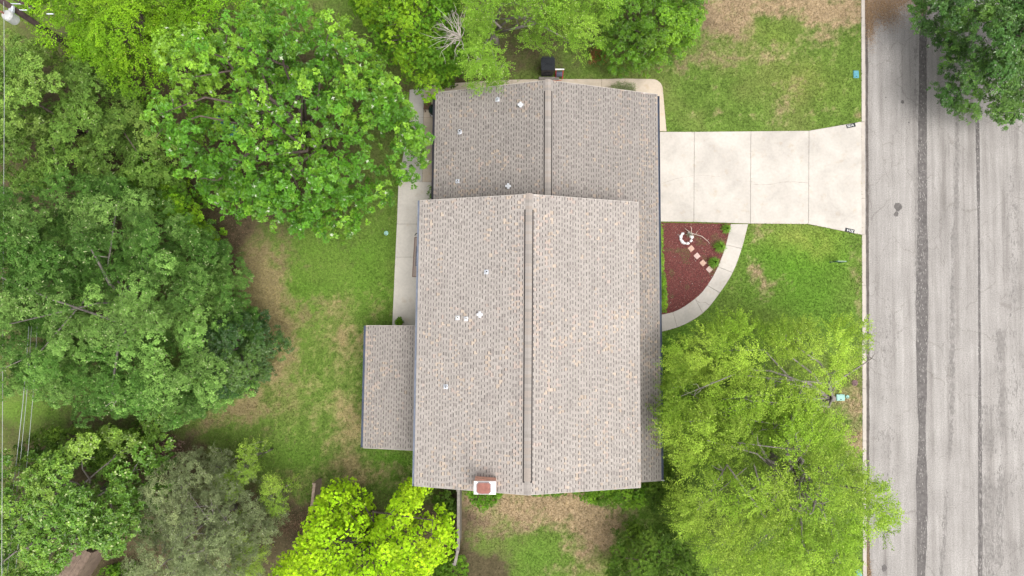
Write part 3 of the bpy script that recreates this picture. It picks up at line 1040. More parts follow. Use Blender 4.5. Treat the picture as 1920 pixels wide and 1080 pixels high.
# roof vents
def on_roof(u, v):
    """Where the sight line over (u, v) meets the roof planes, in house axes."""
    for sl, x0, x1, y0, y1 in ((uw, -UXW, 0, -UY, UY), (ue, 0, UX, -UY, UY), (gw, GW, GRX, 6.8, GN), (ge, GRX, GE, 6.8, GN)):
        z = 4.0
        for _ in range(12):
            p = hl(u, v, z)
            z = sl.e[2] + abs(p[0] - sl.e[0]) * SL
        if x0 <= p[0] <= x1 and y0 <= p[1] <= y1: return p, sl


for u, v, kind in ((933, 187, 'p'), (976, 198, 'c'), (862, 248, 'b'), (858, 340, 'p'), (953, 350, 'c'), (912, 510, 'p'), (858, 596, 'h'), (874, 598, 'h'), (900, 590, 'c'), (836, 725, 'p')):
    p, sl = on_roof(u, v)
    X = Vector(tuple(sl.u)); Z = Vector(tuple(sl.n)); Y = Z.cross(X)
    Mx = Matrix(((X[0], Y[0], Z[0]), (X[1], Y[1], Z[1]), (X[2], Y[2], Z[2]))).to_4x4()
    base = Vector(p) + Z * .02
    e = empty('roof_vent', base, 0, HR)
    b = MB()
    if kind == 'c':
        b.box((0, 0, .12), (.3, .115, .04)); b.box((0, 0, .125), (.115, .3, .04)); b.box((0, 0, .06), (.16, .16, .12))
        for dx, dy in ((.11, 0), (-.11, 0), (0, .11), (0, -.11)): b.box((dx, dy, .1), (.08, .08, .07))
        b.build('hood', M['pale_metal'], e)
        b = MB(); b.box((0, 0, .004), (.17, .17, .008), M=Mx); b.build('flashing', M['white_metal'], e)
    else:
        b.box((0, 0, .004), (.22, .22, .008), M=Mx); b.build('flashing', M['white_metal'] if kind != 'h' else M['pale_metal'], e)
        b = MB()
        r_ = .055 if kind != 'b' else .08
        b.lathe([(r_ + .05, 0), (r_ + .02, .05), (r_, .09), (r_, .26), (r_ - .018, .26), (r_ - .018, .12)], (.02, 0, 0), 14)
        b.build('pipe', M['white_metal'] if kind != 'h' else M['white_paint'], e)
        b = MB(); b.lathe([(r_ - .02, .17), (r_ - .02, .2)], (.02, 0, 0), 12); b.build('opening', M['vent_dark'], e)

# chimney, on the south gable
c0, c1 = hl(889, 903, 7.4), hl(929, 927, 7.4)
cx, cy = (c0[0] + c1[0]) / 2, (c0[1] + c1[1]) / 2
cw, cd = abs(c1[0] - c0[0]), abs(c1[1] - c0[1])
CH = empty('chimney', (cx, cy, 0), 0, HR)
b = MB(); b.box((0, 0, 3.64), (cw - .06, cd - .06, 7.28)); b.build('shaft', M['mortar'], CH)
V, F, C = [], [], []
r = np.random.default_rng(5)
b = MB(); cols = []
z = 5.2
row = 0
while z < 7.2:
    for sx, sy, L_ in ((0, 1, cw), (1, 0, cd), (-1, 0, cd)):
        k = -L_ / 2 - (.11 if row % 2 else 0)
        while k < L_ / 2 - .01:
            k0, k1 = max(k, -L_ / 2), min(k + .205, L_ / 2)
            if k1 - k0 > .03:
                mid = (k0 + k1) / 2
                if sx == 0: b.box((mid, sy * (cd / 2 - .025), z + .034), (k1 - k0, .05, .064))
                else: b.box((sx * (cw / 2 - .025), mid, z + .034), (.05, k1 - k0 - .004, .064))
                cols += [np.array([.78, .42, .32]) * r.uniform(.75, 1.2)] * 6
            k += .217
    z += .076; row += 1
o = quads('brickwork', b.v, np.array(b.f), M['brick'], CH, np.array(cols)); o['kind'] = 'stuff'
b = MB(); b.prism([(-cw / 2 - .015, -cd / 2 - .01), (cw / 2 + .015, -cd / 2 - .01), (cw / 2 + .015, cd / 2 + .01), (-cw / 2 - .015, cd / 2 + .01)], 7.27, 7.4, bev=.02)
b.build('chimney_crown', M['crown'], CH)
oct_ = lambda w, d, k: [(-w + k, -d), (w - k, -d), (w, -d + k), (w, d - k), (w - k, d), (-w + k, d), (-w, d - k), (-w, -d + k)]
b = MB(); b.prism([(x - .05, y) for x, y in oct_(.335, .27, .1)], 7.39, 7.455, bev=.01); b.build('flue_rim', M['flue_rim'], CH)
b = MB(); b.prism([(x - .05, y) for x, y in oct_(.3, .235, .08)], 7.4, 7.459, bev=.004); b.build('flue_lid', M['flue'], CH)


# ------------------------------------------------------------------ trees
def unit(v):
    return v / (np.linalg.norm(v, axis=-1, keepdims=True) + 1e-9)


def leaf_quads(P, A, Nn, L, Wd, droop=0.12):
    """Four-cornered leaves, folded a little along the midrib."""
    side = unit(np.cross(A, Nn))
    up = np.cross(side, A)
    L_, W_ = L[:, None], Wd[:, None]
    mid = P + A * L_ * .52
    V = np.stack([P, mid + side * W_ * .5 + up * W_ * .14, P + A * L_ - up * L_ * droop, mid - side * W_ * .5 + up * W_ * .14], 1)
    return V


def lobed(P, A, Nn, L, Wd):
    """A lobed leaf: midrib blade with a pair of side lobes."""
    side = unit(np.cross(A, Nn))
    up = np.cross(side, A)
    a = leaf_quads(P, A, Nn, L, Wd * .62)
    out = [a]
    for s in (-1, 1):
        B = unit(A * .62 + side * s * .8 - up * .05)
        out.append(leaf_quads(P + A * L[:, None] * .3, B, Nn, L * .5, Wd * .42))
    return np.concatenate(out)


def grow(r, boughs, tone_b, style, LAI, area, pal, k, L, Wd, spread, ctr3=np.zeros(3)):
    """Leaves for a set of boughs (x, y, z, radius)."""
    la = L * Wd * .5 * (1.9 if style == 'lobed' else 1)
    nt_ = int(LAI * area / (k * la))
    wgt = boughs[:, 3] ** 2
    who = r.choice(len(boughs), nt_, p=wgt / wgt.sum())
    B = boughs[who]
    d = r.normal(size=(nt_, 3))
    d = unit(d)
    d[:, 2] = np.where(d[:, 2] < -.25, -d[:, 2], d[:, 2])
    rad = B[:, 3] * (0.55 + 0.5 * r.random(nt_) ** .6)
    C = B[:, :3] + d * rad[:, None] * np.array([1, 1, .62])
    n = unit(d * np.array([1, 1, .8]) + np.array([0, 0, .55]) + r.normal(size=(nt_, 3)) * .18)
    tw = 0.82 + .36 * r.random(nt_)
    hue_t = np.clip(tone_b[who, 1] + r.normal(size=nt_) * .22, 0, 1)
    ref = np.where(np.abs(n[:, 2:3]) > .9, np.array([[1., 0, 0]]), np.array([[0, 0, 1.]]))
    a = unit(np.cross(n, ref)); b = np.cross(n, a)
    rep = lambda q: np.repeat(q, k, axis=0)
    m = nt_ * k
    if style in ('rosette', 'lobed'):
        ph = (np.tile(np.arange(k), nt_) / k * 2 * math.pi + np.repeat(r.random(nt_) * 6.28, k) + r.normal(size=m) * .25)
        tau = r.uniform(-.35, .55, m)
        rd = rep(a) * np.cos(ph)[:, None] + rep(b) * np.sin(ph)[:, None]
        A = rd * np.cos(tau)[:, None] + rep(n) * np.sin(tau)[:, None]
        Nn = rep(n) * np.cos(tau)[:, None] - rd * np.sin(tau)[:, None]
        P = rep(C) + A * (L * .08) + rep(n) * (r.random(m) * spread)[:, None]
    elif style == 'scatter':
        P = rep(C) + r.normal(size=(m, 3)) * spread * np.array([1, 1, .7])
        A = unit(rep(n) * .55 + r.normal(size=(m, 3)) * np.array([1, 1, .55]))
        Nn = unit(np.array([0, 0, 1.]) + rep(n) * .5 + r.normal(size=(m, 3)) * .45)
    else:   # spray: a drooping twig with leaflets down both sides
        ow = C - ctr3
        ow[:, 2] = 0
        h = unit(unit(ow) * .75 + d * np.array([.8, .8, .3]) + r.normal(size=(nt_, 3)) * .28 + np.array([0, 0, -.05]))
        sd_ = unit(np.cross(h, np.array([0, 0, 1.]) + r.normal(size=(nt_, 3)) * .2))
        t = np.tile(np.linspace(0, 1, k), nt_)
        sg = np.tile(np.where(np.arange(k) % 2, 1., -1.), nt_)
        ln = np.repeat(spread * r.uniform(.6, 1.25, nt_), k)
        P = rep(C) + rep(h) * (t * ln)[:, None] + np.array([0, 0, -1.]) * (t ** 2 * ln * .22)[:, None] + r.normal(size=(m, 3)) * .02
        A = unit(rep(h) * .75 + rep(sd_) * sg[:, None] * .8 + r.normal(size=(m, 3)) * .28)
        Nn = unit(np.array([0, 0, 1.]) + r.normal(size=(m, 3)) * .4)
    Ls = L * r.uniform(.7, 1.25, m)
    Ws = Wd * r.uniform(.75, 1.2, m)
    base, young, pale, pp = (np.array(pal[0]), np.array(pal[1]), np.array(pal[2]), pal[3])
    f = rep(hue_t[:, None])
    col = base * (1 - f) + young * f
    col = col * rep((tone_b[who, 0] * tw)[:, None]) * r.uniform(.8, 1.2, (m, 1))
    col = np.where(r.random((m, 1)) < pp, pale, col)
    Vv = lobed(P, A, Nn, Ls, Ws) if style == 'lobed' else leaf_quads(P, A, Nn, Ls, Ws)
    if style == 'lobed': col = np.concatenate([col] * 3)
    return Vv, col


def tree(name, label, outline, z0, z1, style, pal, s, LAI, leaf, k, spread, group=None, cat='tree', mtl='leaf_soft', seed=1, base=None, trunk_r=.2, limbs=18,
         bark='bark', gaps=(), under=.5, twigs=0, rough=.5, edge=.55, zbase=0.0, holes=0.0, pf=.62, fat=(.55, .95), jit=.33, tight=0.0):
    r = np.random.default_rng(seed)
    zm = z0 + .5 * (z1 - z0)
    P = ccw(poly(outline, zm))
    if tight: P = inset(P, tight)
    x, y = P[:, 0], P[:, 1]
    area = abs(np.sum(x * np.roll(y, -1) - np.roll(x, -1) * y)) / 2
    lo, hi = P.min(0), P.max(0)
    n = int(30 * (hi - lo).prod() / s ** 2) + 200
    c = lo + r.random((n, 2)) * (hi - lo)
    d = edge_dist(P, c[:, 0], c[:, 1])
    ok = inside(P, c[:, 0], c[:, 1]) & (d > .16 * s)
    c, d = c[ok], d[ok]
    keep = []
    for i in range(len(c)):
        q = c[i]
        sp = s * (.62 if d[i] < .7 * s else 1.0)
        if all((q[0] - c[j][0]) ** 2 + (q[1] - c[j][1]) ** 2 > sp * sp * pf for j in keep): keep.append(i)
    c, d = c[keep], d[keep]
    rb = np.minimum(s * r.uniform(*fat, len(c)), np.maximum(d * 1.05, s * .24))
    gp_ = [(at(u, v, zm)[:2], rr / 34.0) for u, v, rr in gaps]
    live = np.ones(len(c), bool)
    for g, rr in gp_: live &= np.hypot(c[:, 0] - g[0], c[:, 1] - g[1]) > rr + rb * .55
    if holes: live &= ~((fbm(c[:, 0], c[:, 1], s * 1.6, 2, seed + 9) < holes) & (d > s * .6) & (np.hypot(c[:, 0] - P[:, 0].mean(), c[:, 1] - P[:, 1].mean()) > 1.6))
    c, d, rb = c[live], d[live], rb[live]
    Rm = max(d.max(), s)
    t = np.clip(d / (edge * 1.5 * Rm), 0, 1)
    lump = fbm(c[:, 0], c[:, 1], s * 2.6, 3, seed)
    top = z0 + (z1 - z0) * np.sqrt(1 - (1 - t) ** 2) * (1 - rough + 2 * rough * lump * (.75 + .5 * r.random(len(c))))
    top = top + r.normal(size=len(c)) * s * jit
    top = np.minimum(np.maximum(top, z0 + .1), z1 * 1.12)
    boughs = np.stack([c[:, 0], c[:, 1], np.maximum(top - rb * .55, zbase + rb * .3), rb], 1)
    rep_ = np.concatenate([np.where(r.random(len(c)) < min(1, under))[0], np.where(r.random(len(c)) < under - 1)[0]])
    u_ = rep_
    low = boughs[u_].copy()
    if len(low):
        low[:, 2] = np.maximum(zbase + .3 * rb[u_], z0 * .75 + (low[:, 2] - z0) * r.uniform(.1, .5, len(low)))
        low[:, :2] += r.normal(size=(len(low), 2)) * s * .3
        ins = inside(P, low[:, 0], low[:, 1])
        for g, rr in gp_[:1]: ins &= np.hypot(low[:, 0] - g[0], low[:, 1] - g[1]) > rr + s * .4
        low = low[ins]
    allb = np.concatenate([boughs, low]) if len(low) else boughs
    hue = np.clip((fbm(allb[:, 0], allb[:, 1], s * 2.2, 3, seed + 4) - .42) * 2.6 + r.normal(size=len(allb)) * .15, 0, 1)
    tone_b = np.stack([r.uniform(.72, 1.28, len(allb)), hue], 1)
    V, Cc = grow(r, allb, tone_b, style, LAI, area, pal, k, leaf[0], leaf[1], spread, np.append(P.mean(0), 0))
    # nothing hangs below the ground
    V[:, :, 2] = np.maximum(V[:, :, 2], .02)
    ctr = np.array(base if base is not None else c.mean(0) if len(c) else P.mean(0))
    root = empty(name, (ctr[0], ctr[1], 0))
    tag(root, label, cat, group)
    off = np.array([ctr[0], ctr[1], 0])
    nV = len(V)
    o = quads('crown' if cat == 'tree' else 'foliage', (V - off).reshape(-1, 3), np.arange(nV * 4).reshape(-1, 4), M[mtl], root, Cc)
    o['kind'] = 'stuff'
    # trunk and limbs
    b = MB()
    th = max(.25, z0 * .7 + .12 * (z1 - z0))
    lean = r.normal(size=2) * .06 * th
    tp = [(0, 0, -.05), (lean[0] * .3, lean[1] * .3, th * .4), (lean[0], lean[1], th)]
    b.tube(tp, [trunk_r * 1.35, trunk_r, trunk_r * .8], 9)
    order = np.argsort(-boughs[:, 3] + r.random(len(boughs)) * s)[:limbs]
    for i in order:
        e = boughs[i, :3] - off
        e = e * np.array([1, 1, 1]) - np.array([0, 0, boughs[i, 3] * .1])
        st = np.array([lean[0], lean[1], th * r.uniform(.75, 1)])
        ln = np.linalg.norm(e - st)
        m1 = st + (e - st) * .33 + np.array([r.normal() * .10 * ln, r.normal() * .10 * ln, .10 * ln])
        m2 = st + (e - st) * .68 + np.array([r.normal() * .11 * ln, r.normal() * .11 * ln, .08 * ln])
        r0 = trunk_r * r.uniform(.22, .42)
        b.tube([st, m1, m2, e], [r0, r0 * .75, r0 * .5, max(.012, r0 * .18)], 6)
        for _ in range(twigs):
            q0 = m2 + (e - m2) * r.random()
            q2 = q0 + unit(r.normal(size=3) * np.array([1, 1, .4]) + unit(e - st) * .8) * boughs[i, 3] * r.uniform(.7, 1.3)
            q1 = (q0 + q2) / 2 + r.normal(size=3) * .08
            b.tube([q0, q1, q2], [r0 * .3, r0 * .22, .008], 4)
    b.build('trunk' if cat == 'tree' else 'stem', M[bark], root, smooth=True)
    return root


PAL = dict(
    oak=((.072, .205, .011), (.225, .410, .030), (.46, .52, .36), .010),
    yellow=((.135, .290, .008), (.250, .430, .014), (.4, .5, .08), .01),
    mid=((.105, .200, .028), (.235, .350, .066), (.32, .4, .16), .015),
    live=((.062, .152, .020), (.215, .370, .080), (.36, .42, .2), .02),
    broad=((.085, .190, .018), (.240, .380, .052), (.4, .48, .2), .025),
    olive=((.165, .205, .090), (.290, .340, .150), (.38, .4, .26), .03),
    deep=((.032, .085, .016), (.085, .155, .030), (.2, .26, .14), .01),
    clump=((.080, .205, .008), (.215, .375, .012), (.3, .45, .06), .01),
    wisp=((.190, .310, .034), (.300, .420, .060), (.4, .48, .14), .01),
    lime=((.310, .540, .008), (.480, .700, .016), (.6, .7, .08), .01),
    mesq=((.180, .305, .022), (.340, .470, .058), (.46, .58, .12), .015),
    mesq2=((.170, .320, .026), (.300, .460, .055), (.4, .5, .18), .02),
    hedge=((.080, .190, .008), (.165, .310, .016), (.26, .38, .08), .01),
    dark=((.060, .125, .008), (.125, .215, .018), (.2, .3, .08), .01),
    street=((.050, .135, .020), (.120, .235, .034), (.34, .4, .28), .015),
    rustc=((.30, .13, .045), (.38, .2, .08), (.42, .28, .14), .05),
)

tree('oak_tree', 'broad dark-gapped oak with lobed glossy leaves standing beside the grey patio', [
    (300, 60), (330, 25), (400, 15), (450, 0), (540, -14), (640, -6), (690, 30), (702, 85), (745, 118), (768, 165), (800, 222), (808, 262), (778, 290), (790, 312), (762, 325), (758, 352), (738, 350),
    (708, 372), (690, 388), (662, 378), (655, 400), (640, 425), (622, 448), (592, 458), (560, 440), (525, 428), (495, 441), (468, 420), (430, 398), (408, 392), (375, 425), (356, 402), (345, 360), (318, 330), (288, 292),
    (282, 250), (262, 205), (292, 150), (286, 100)], 3.2, 9.5, 'lobed', PAL['oak'], .8, 8.5, (.21, .14), 8, .05, mtl='leaf_gloss', seed=11, trunk_r=.3, limbs=18, twigs=2, rough=.5, under=1.5,
     gaps=[(418, 236, 24), (545, 195, 14), (575, 190, 12), (470, 55, 10), (648, 170, 14), (555, 60, 9), (690, 75, 10), (640, 300, 9), (700, 255, 11)], holes=.12, tight=.28, jit=.6)
tree('elm_tree', 'yellow-green feathery tree by the utility pole in the corner', [
    (50, 20), (58, -40), (520, -50), (440, 30), (350, 60), (318, 120), (300, 165), (262, 195), (228, 165), (205, 130), (150, 100), (108, 88), (72, 66)], 3.0, 7.5, 'spray', PAL['yellow'], .95, 3.8, (.13, .055), 12, .5, seed=21,
     trunk_r=.2, limbs=16, rough=.45, group='trees in the back corner')
tree('elm_tree', 'muted green tree under the power line between the yellow-green tree and the grey-green one', [
    (-70, 60), (10, 70), (62, 72), (108, 95), (152, 108), (205, 138), (232, 170), (285, 225), (296, 290), (318, 335), (290, 350), (240, 345), (180, 335), (120, 340), (50, 350), (-70, 340)], 2.8, 7.0, 'rosette', PAL['mid'], .9, 5.5, (.15, .062), 9, .09,
     seed=22, trunk_r=.22, limbs=6, under=1.3, rough=.5, group='trees in the back corner', pf=.62, fat=(.5, .85), jit=.55)
tree('live_oak_tree', 'huge grey-green live oak filling the middle of the left side', [
    (-70, 420), (0, 380), (60, 340), (140, 318), (210, 325), (270, 350), (330, 392), (368, 425), (398, 455), (405, 505), (432, 548), (440, 590), (430, 640), (436, 690), (420, 735), (392, 760),
     (342, 792), (305, 815), (262, 800), (205, 790), (150, 802), (112, 772), (92, 752), (35, 742), (-70, 745)], 3.0, 9.5, 'rosette', PAL['live'], .95, 6.6, (.125, .05), 9, .08,
     seed=31, trunk_r=.26, limbs=7, twigs=2, bark='bark_grey', rough=.6, under=1.7, holes=.06, pf=.6, fat=(.45, .85), jit=.6)
tree('live_oak_tree', 'darker glossy green tree at the lawn end of the huge grey-green live oak', [
    (398, 600), (430, 584), (472, 590), (512, 620), (518, 655), (500, 702), (464, 724), (440, 750), (404, 745), (388, 690), (390, 640)], 2.2, 6.5, 'rosette', PAL['deep'], .75, 6.0, (.12, .055), 8, .07,
     seed=33, trunk_r=.18, limbs=8, twigs=1, rough=.5, under=1.4, mtl='leaf_gloss')
tree('hackberry_tree', 'leafy green tree with pale bare twigs above the old wooden shed', [
    (-70, 850), (20, 838), (60, 862), (120, 830), (185, 806), (240, 812), (280, 838), (292, 880), (272, 922), (276, 975), (262, 1020), (235, 1048), (165, 1032), (128, 1050), (100, 1082), (92, 1120), (-70, 1120)], 2.6, 7.5, 'rosette', PAL['broad'], .9, 4.6, (.15, .085), 7, .05,
     mtl='leaf_gloss', seed=41, trunk_r=.2, limbs=30, twigs=4, bark='bark_grey', rough=.5, holes=.25)
tree('cedar_elm_tree', 'grey-olive fine-leaved tree between the leafy tree and the lime tree', [
    (270, 905), (305, 862), (345, 850), (385, 872), (420, 878), (440, 905), (468, 930), (498, 968), (508, 1012), (470, 1060), (440, 1120), (265, 1120), (250, 1010)], 2.4, 6.5, 'rosette', PAL['olive'], .7, 3.3, (.13, .032), 10, .09,
     seed=51, trunk_r=.16, limbs=14, twigs=4, bark='bark_grey', rough=.5, under=1.2, pf=.65, fat=(.5, .85), jit=.5)
for k, (lb, pts, sd_) in enumerate((
    ('drooping olive wisp of a sapling arching over the back lawn', [(392, 838), (412, 842), (424, 880), (418, 908), (402, 900), (408, 868)], 1),
    ('tall thin yellow-green sapling nearest the back lawn', [(466, 828), (492, 826), (500, 850), (486, 885), (468, 890), (460, 860)], 2),
    ('small light green sapling between the olive tree and the thin sapling', [(424, 886), (446, 876), (466, 900), (455, 925), (434, 932)], 3),
    ('bright yellow-green bushy sapling left of the weathered fence', [(500, 898), (522, 884), (538, 910), (536, 950), (518, 968), (502, 946)], 4),
    ('pale green low sapling over the bare brown soil', [(432, 968), (460, 960), (472, 1000), (456, 1015), (440, 1010)], 5),
    ('yellow-green sapling by the bottom edge left of the lime tree', [(446, 1025), (482, 1008), (500, 1040), (484, 1078), (452, 1082)], 6))):
    tree('sapling', lb, pts, 1.2, 3.6, 'spray', PAL['olive' if sd_ in (1,) else 'wisp'], .45, 2.0, (.085, .03), 12, .3, seed=60 + sd_, trunk_r=.04, limbs=8, twigs=2, bark='bark_grey', under=.3, group='saplings by the back lawn')
tree('redbud_tree', 'brilliant lime-green tree with round clustered leaves beside the wooden fence', [
    (470, 1120), (490, 1082), (540, 1042), (556, 990), (578, 948), (594, 914), (622, 908), (660, 925), (688, 948), (698, 985), (706, 958), (722, 950), (734, 928), (752, 906), (788, 906), (806, 930), (806, 962), (828, 966), (846, 988),
    (844, 1008), (862, 1006), (858, 1042), (824, 1060), (806, 1084), (800, 1120)], 2.6, 6.5, 'rosette', PAL['lime'], .52, 6.2, (.072, .07), 8, .05, seed=71, trunk_r=.2, limbs=30, twigs=1, rough=.35, under=1.5, tight=.12, mtl='leaf_soft',
     gaps=[(697, 962, 12), (785, 968, 14)])
tree('mesquite_tree', 'feathery lime mesquite between the curved walk and the mint utility box', [
    (1250, 700), (1246, 650), (1290, 622), (1340, 606), (1382, 572), (1404, 602), (1440, 612), (1486, 596), (1530, 600), (1585, 584), (1614, 610), (1624, 648), (1636, 680), (1614, 698), (1588, 694), (1566, 716), (1552, 752), (1540, 815), (1470, 835), (1380, 830),
    (1320, 815), (1262, 815), (1232, 770), (1210, 788), (1226, 762)], 2.8, 6.5, 'spray', PAL['mesq'], .8, 2.1, (.11, .04), 16, .62, seed=81, trunk_r=.22, base=at(1532, 742)[:2], limbs=18, twigs=5, bark='bark_grey', rough=.45, under=.4,
     gaps=[(1570, 745, 30), (1300, 742, 16), (1420, 730, 12)], group='mesquite trees in the front yard', pf=.85, fat=(.45, .72), jit=.75, holes=.3, tight=.25)
tree('mesquite_tree', 'largest feathery lime mesquite leaning out over the kerb and street', [
    (1230, 790), (1256, 752), (1340, 745), (1420, 730), (1500, 735), (1552, 762), (1600, 800), (1622, 862), (1652, 880), (1688, 908), (1678, 950), (1686, 985), (1674, 1018), (1650, 1028), (1628, 1012), (1612, 1050), (1605, 1120), (1350, 1120), (1318, 1060), (1282, 1010), (1256, 965),
    (1262, 930), (1276, 900), (1268, 868), (1238, 858)], 3.0, 8.2, 'spray', PAL['mesq'], .85, 2.35, (.12, .044), 16, .66, seed=82, trunk_r=.28, base=at(1445, 860)[:2], limbs=24, twigs=4, bark='bark_grey', rough=.45, under=.45, group='mesquite trees in the front yard', pf=.85, fat=(.45, .72), jit=.75, holes=.3, tight=.4)
tree('mesquite_tree', 'loose light green mesquite with grey limbs hanging over the garage roof', [
    (850, -50), (1166, -50), (1162, 30), (1140, 62), (1132, 92), (1102, 128), (1078, 108), (1052, 112), (1040, 78), (1000, 66), (962, 62), (946, 40), (936, 88), (968, 112), (990, 132), (956, 146), (938, 176), (912, 152), (884, 166), (862, 130), (872, 60)], 3.4, 7.2, 'spray', PAL['mesq2'], .8, 3.2, (.11, .042), 14, .5,
     seed=83, trunk_r=.2, base=at(930, 86)[:2], limbs=15, twigs=5, bark='bark_grey', rough=.45, under=.35, holes=.3, tight=.3)
tree('hackberry_tree', 'yellow-green clumped tree between the big oak and the dead branch', [
    (630, -50), (862, -50), (868, 40), (876, 110), (852, 138), (802, 166), (776, 154), (752, 130), (742, 112), (706, 84)], 2.6, 6.0, 'rosette', PAL['clump'], .7, 5.2, (.085, .065), 7, .05, seed=91, trunk_r=.16, limbs=18, rough=.5, under=1.2)
tree('ligustrum_tree', 'dense dark green rounded evergreen beside the dry upper lawn', [
    (1118, -50), (1332, -50), (1326, 20), (1306, 80), (1272, 112), (1238, 126), (1200, 126), (1150, 112), (1122, 84), (1134, 40)], 1.0, 4.6, 'rosette', PAL['hedge'], .65, 4.6, (.115, .06), 7, .06, mtl='leaf_gloss', seed=101, trunk_r=.14, limbs=14, rough=.4, under=.6, edge=.4)
tree('street_oak_tree', 'dark green oak overhanging the far side of the street', [
    (1728, -50), (1738, 26), (1776, 62), (1790, 104), (1770, 150), (1788, 168), (1822, 206), (1868, 228), (1905, 216), (1960, 222), (2010, 180), (2010, -50)], 2.4, 5.8, 'rosette', PAL['street'], .75, 6.0, (.14, .065), 8, .07, seed=111, base=(32.6, 17.5), trunk_r=.3, limbs=22, mtl='leaf_gloss', tight=.4, rough=.5, under=1.3)
tree('elm_tree', 'dark green low tree under the large mesquite at the bottom edge', [
    (1128, 1110), (1136, 1040), (1160, 1004), (1196, 988), (1240, 985), (1280, 1005), (1310, 1050), (1350, 1110)], 1.0, 3.6, 'rosette', PAL['dark'], .8, 3.4, (.09, .05), 7, .06, seed=113, trunk_r=.12, limbs=14, rough=.5)
tree('elm_tree', 'dark understorey tree in the shade below the live oak and leafy tree', [
    (40, 830), (90, 792), (150, 800), (220, 792), (290, 812), (300, 850), (260, 880), (150, 870), (90, 880), (30, 870)], .8, 3.0, 'rosette', PAL['dark'], .8, 3.2, (.12, .07), 7, .06, seed=114, trunk_r=.1, limbs=12)
tree('elm_tree', 'shaded yellowish understorey tree between the oak and the live oak', [
    (250, 300), (330, 320), (368, 362), (392, 400), (418, 430), (408, 462), (372, 452), (320, 420), (266, 380)], 1.0, 3.6, 'rosette', PAL['clump'], .7, 4.6, (.11, .06), 8, .07, seed=115, trunk_r=.1, limbs=10)

# ------------------------------------------------------------------ shrubs
def shrub(name, label, pts, h, pal, s, LAI, leaf, seed, style='rosette', k=7, spread=.05, z0=.1, group=None, mtl='leaf_soft', **kw):
    return tree(name, label, pts, z0, h, style, PAL[pal], s, LAI, leaf, k, spread, cat='shrub', seed=seed, trunk_r=.03, limbs=8, group=group, mtl=mtl, rough=.25, edge=.35, under=.5, **kw)


shrub('shrub', 'bright leafy shrub at the foot of the brick chimney', [(868, 912), (948, 912), (940, 932), (922, 946), (905, 958), (886, 944), (872, 930)], 1.3, 'hedge', .42, 4.0, (.075, .05), 201)
shrub('hedge', 'green foundation hedge along the south wall near the corner of the house', [(1062, 915), (1215, 905), (1222, 930), (1200, 952), (1160, 950), (1118, 944), (1080, 934)], 1.2, 'hedge', .45, 4.0, (.07, .045), 202)
shrub('hedge', 'thin low strip of green ground hedge under the gable ridge', [(985, 912), (1062, 912), (1064, 928), (1010, 930), (990, 928)], .6, 'hedge', .3, 3.5, (.06, .04), 203)
shrub('shrub', 'dark green bushes at the house corner under the mesquite', [(1208, 880), (1250, 866), (1285, 880), (1290, 930), (1262, 968), (1222, 962), (1205, 930)], 1.6, 'dark', .5, 3.6, (.07, .04), 204)
shrub('shrub', 'dark green shrub in the corner between house wall and wooden fence', [(815, 918), (856, 918), (858, 975), (846, 990), (828, 966), (812, 946)], 1.5, 'dark', .45, 3.6, (.12, .08), 205)
shrub('shrub', 'green weedy shrub at the lower end of the wooden fence', [(830, 1052), (858, 1034), (876, 1046), (880, 1110), (810, 1110), (814, 1070)], 1.2, 'hedge', .45, 3.0, (.10, .05), 206)
shrub('shrub', 'grey-green low bush poking out from under the garage gable', [(1146, 158), (1185, 158), (1194, 170), (1172, 176), (1146, 172)], .8, 'olive', .3, 3.0, (.10, .02), 207, style='scatter', k=8, spread=.08)
shrub('shrub', 'small green bush at the meeting corner of the two back eaves', [(804, 352), (822, 352), (822, 378), (806, 374)], 1.1, 'hedge', .25, 3.0, (.09, .05), 208)
shrub('shrub', 'dark broad-leaved bush against the patio end under the overhanging trees', [(818, 148), (856, 146), (856, 164), (834, 168), (820, 160)], .9, 'dark', .3, 3.4, (.2, .09), 209)
shrub('hedge', 'narrow clipped bright hedge along the front wall beside the mulch bed', [(1218, 419), (1241, 419), (1244, 500), (1250, 550), (1249, 586), (1218, 588)], .7, 'yellow', .26, 4.0, (.05, .03), 210, mtl='leaf_gloss')
shrub('shrub', 'rust-brown dead bush beside the dark evergreen', [(1104, 98), (1128, 90), (1140, 104), (1130, 120), (1108, 122)], .8, 'rustc', .3, 2.2, (.09, .03), 211, style='scatter', k=8, spread=.08)
shrub('shrub', 'low green bush next to the old wooden shed at the bottom edge', [(186, 1066), (230, 1052), (268, 1062), (270, 1110), (180, 1110)], 1.0, 'hedge', .4, 3.0, (.09, .05), 212)
shrub('shrub', 'yellow-green shrub between the lime tree and the house corner', [(766, 902), (800, 898), (815, 915), (806, 935), (775, 925)], 1.3, 'wisp', .35, 2.6, (.09, .05), 213)

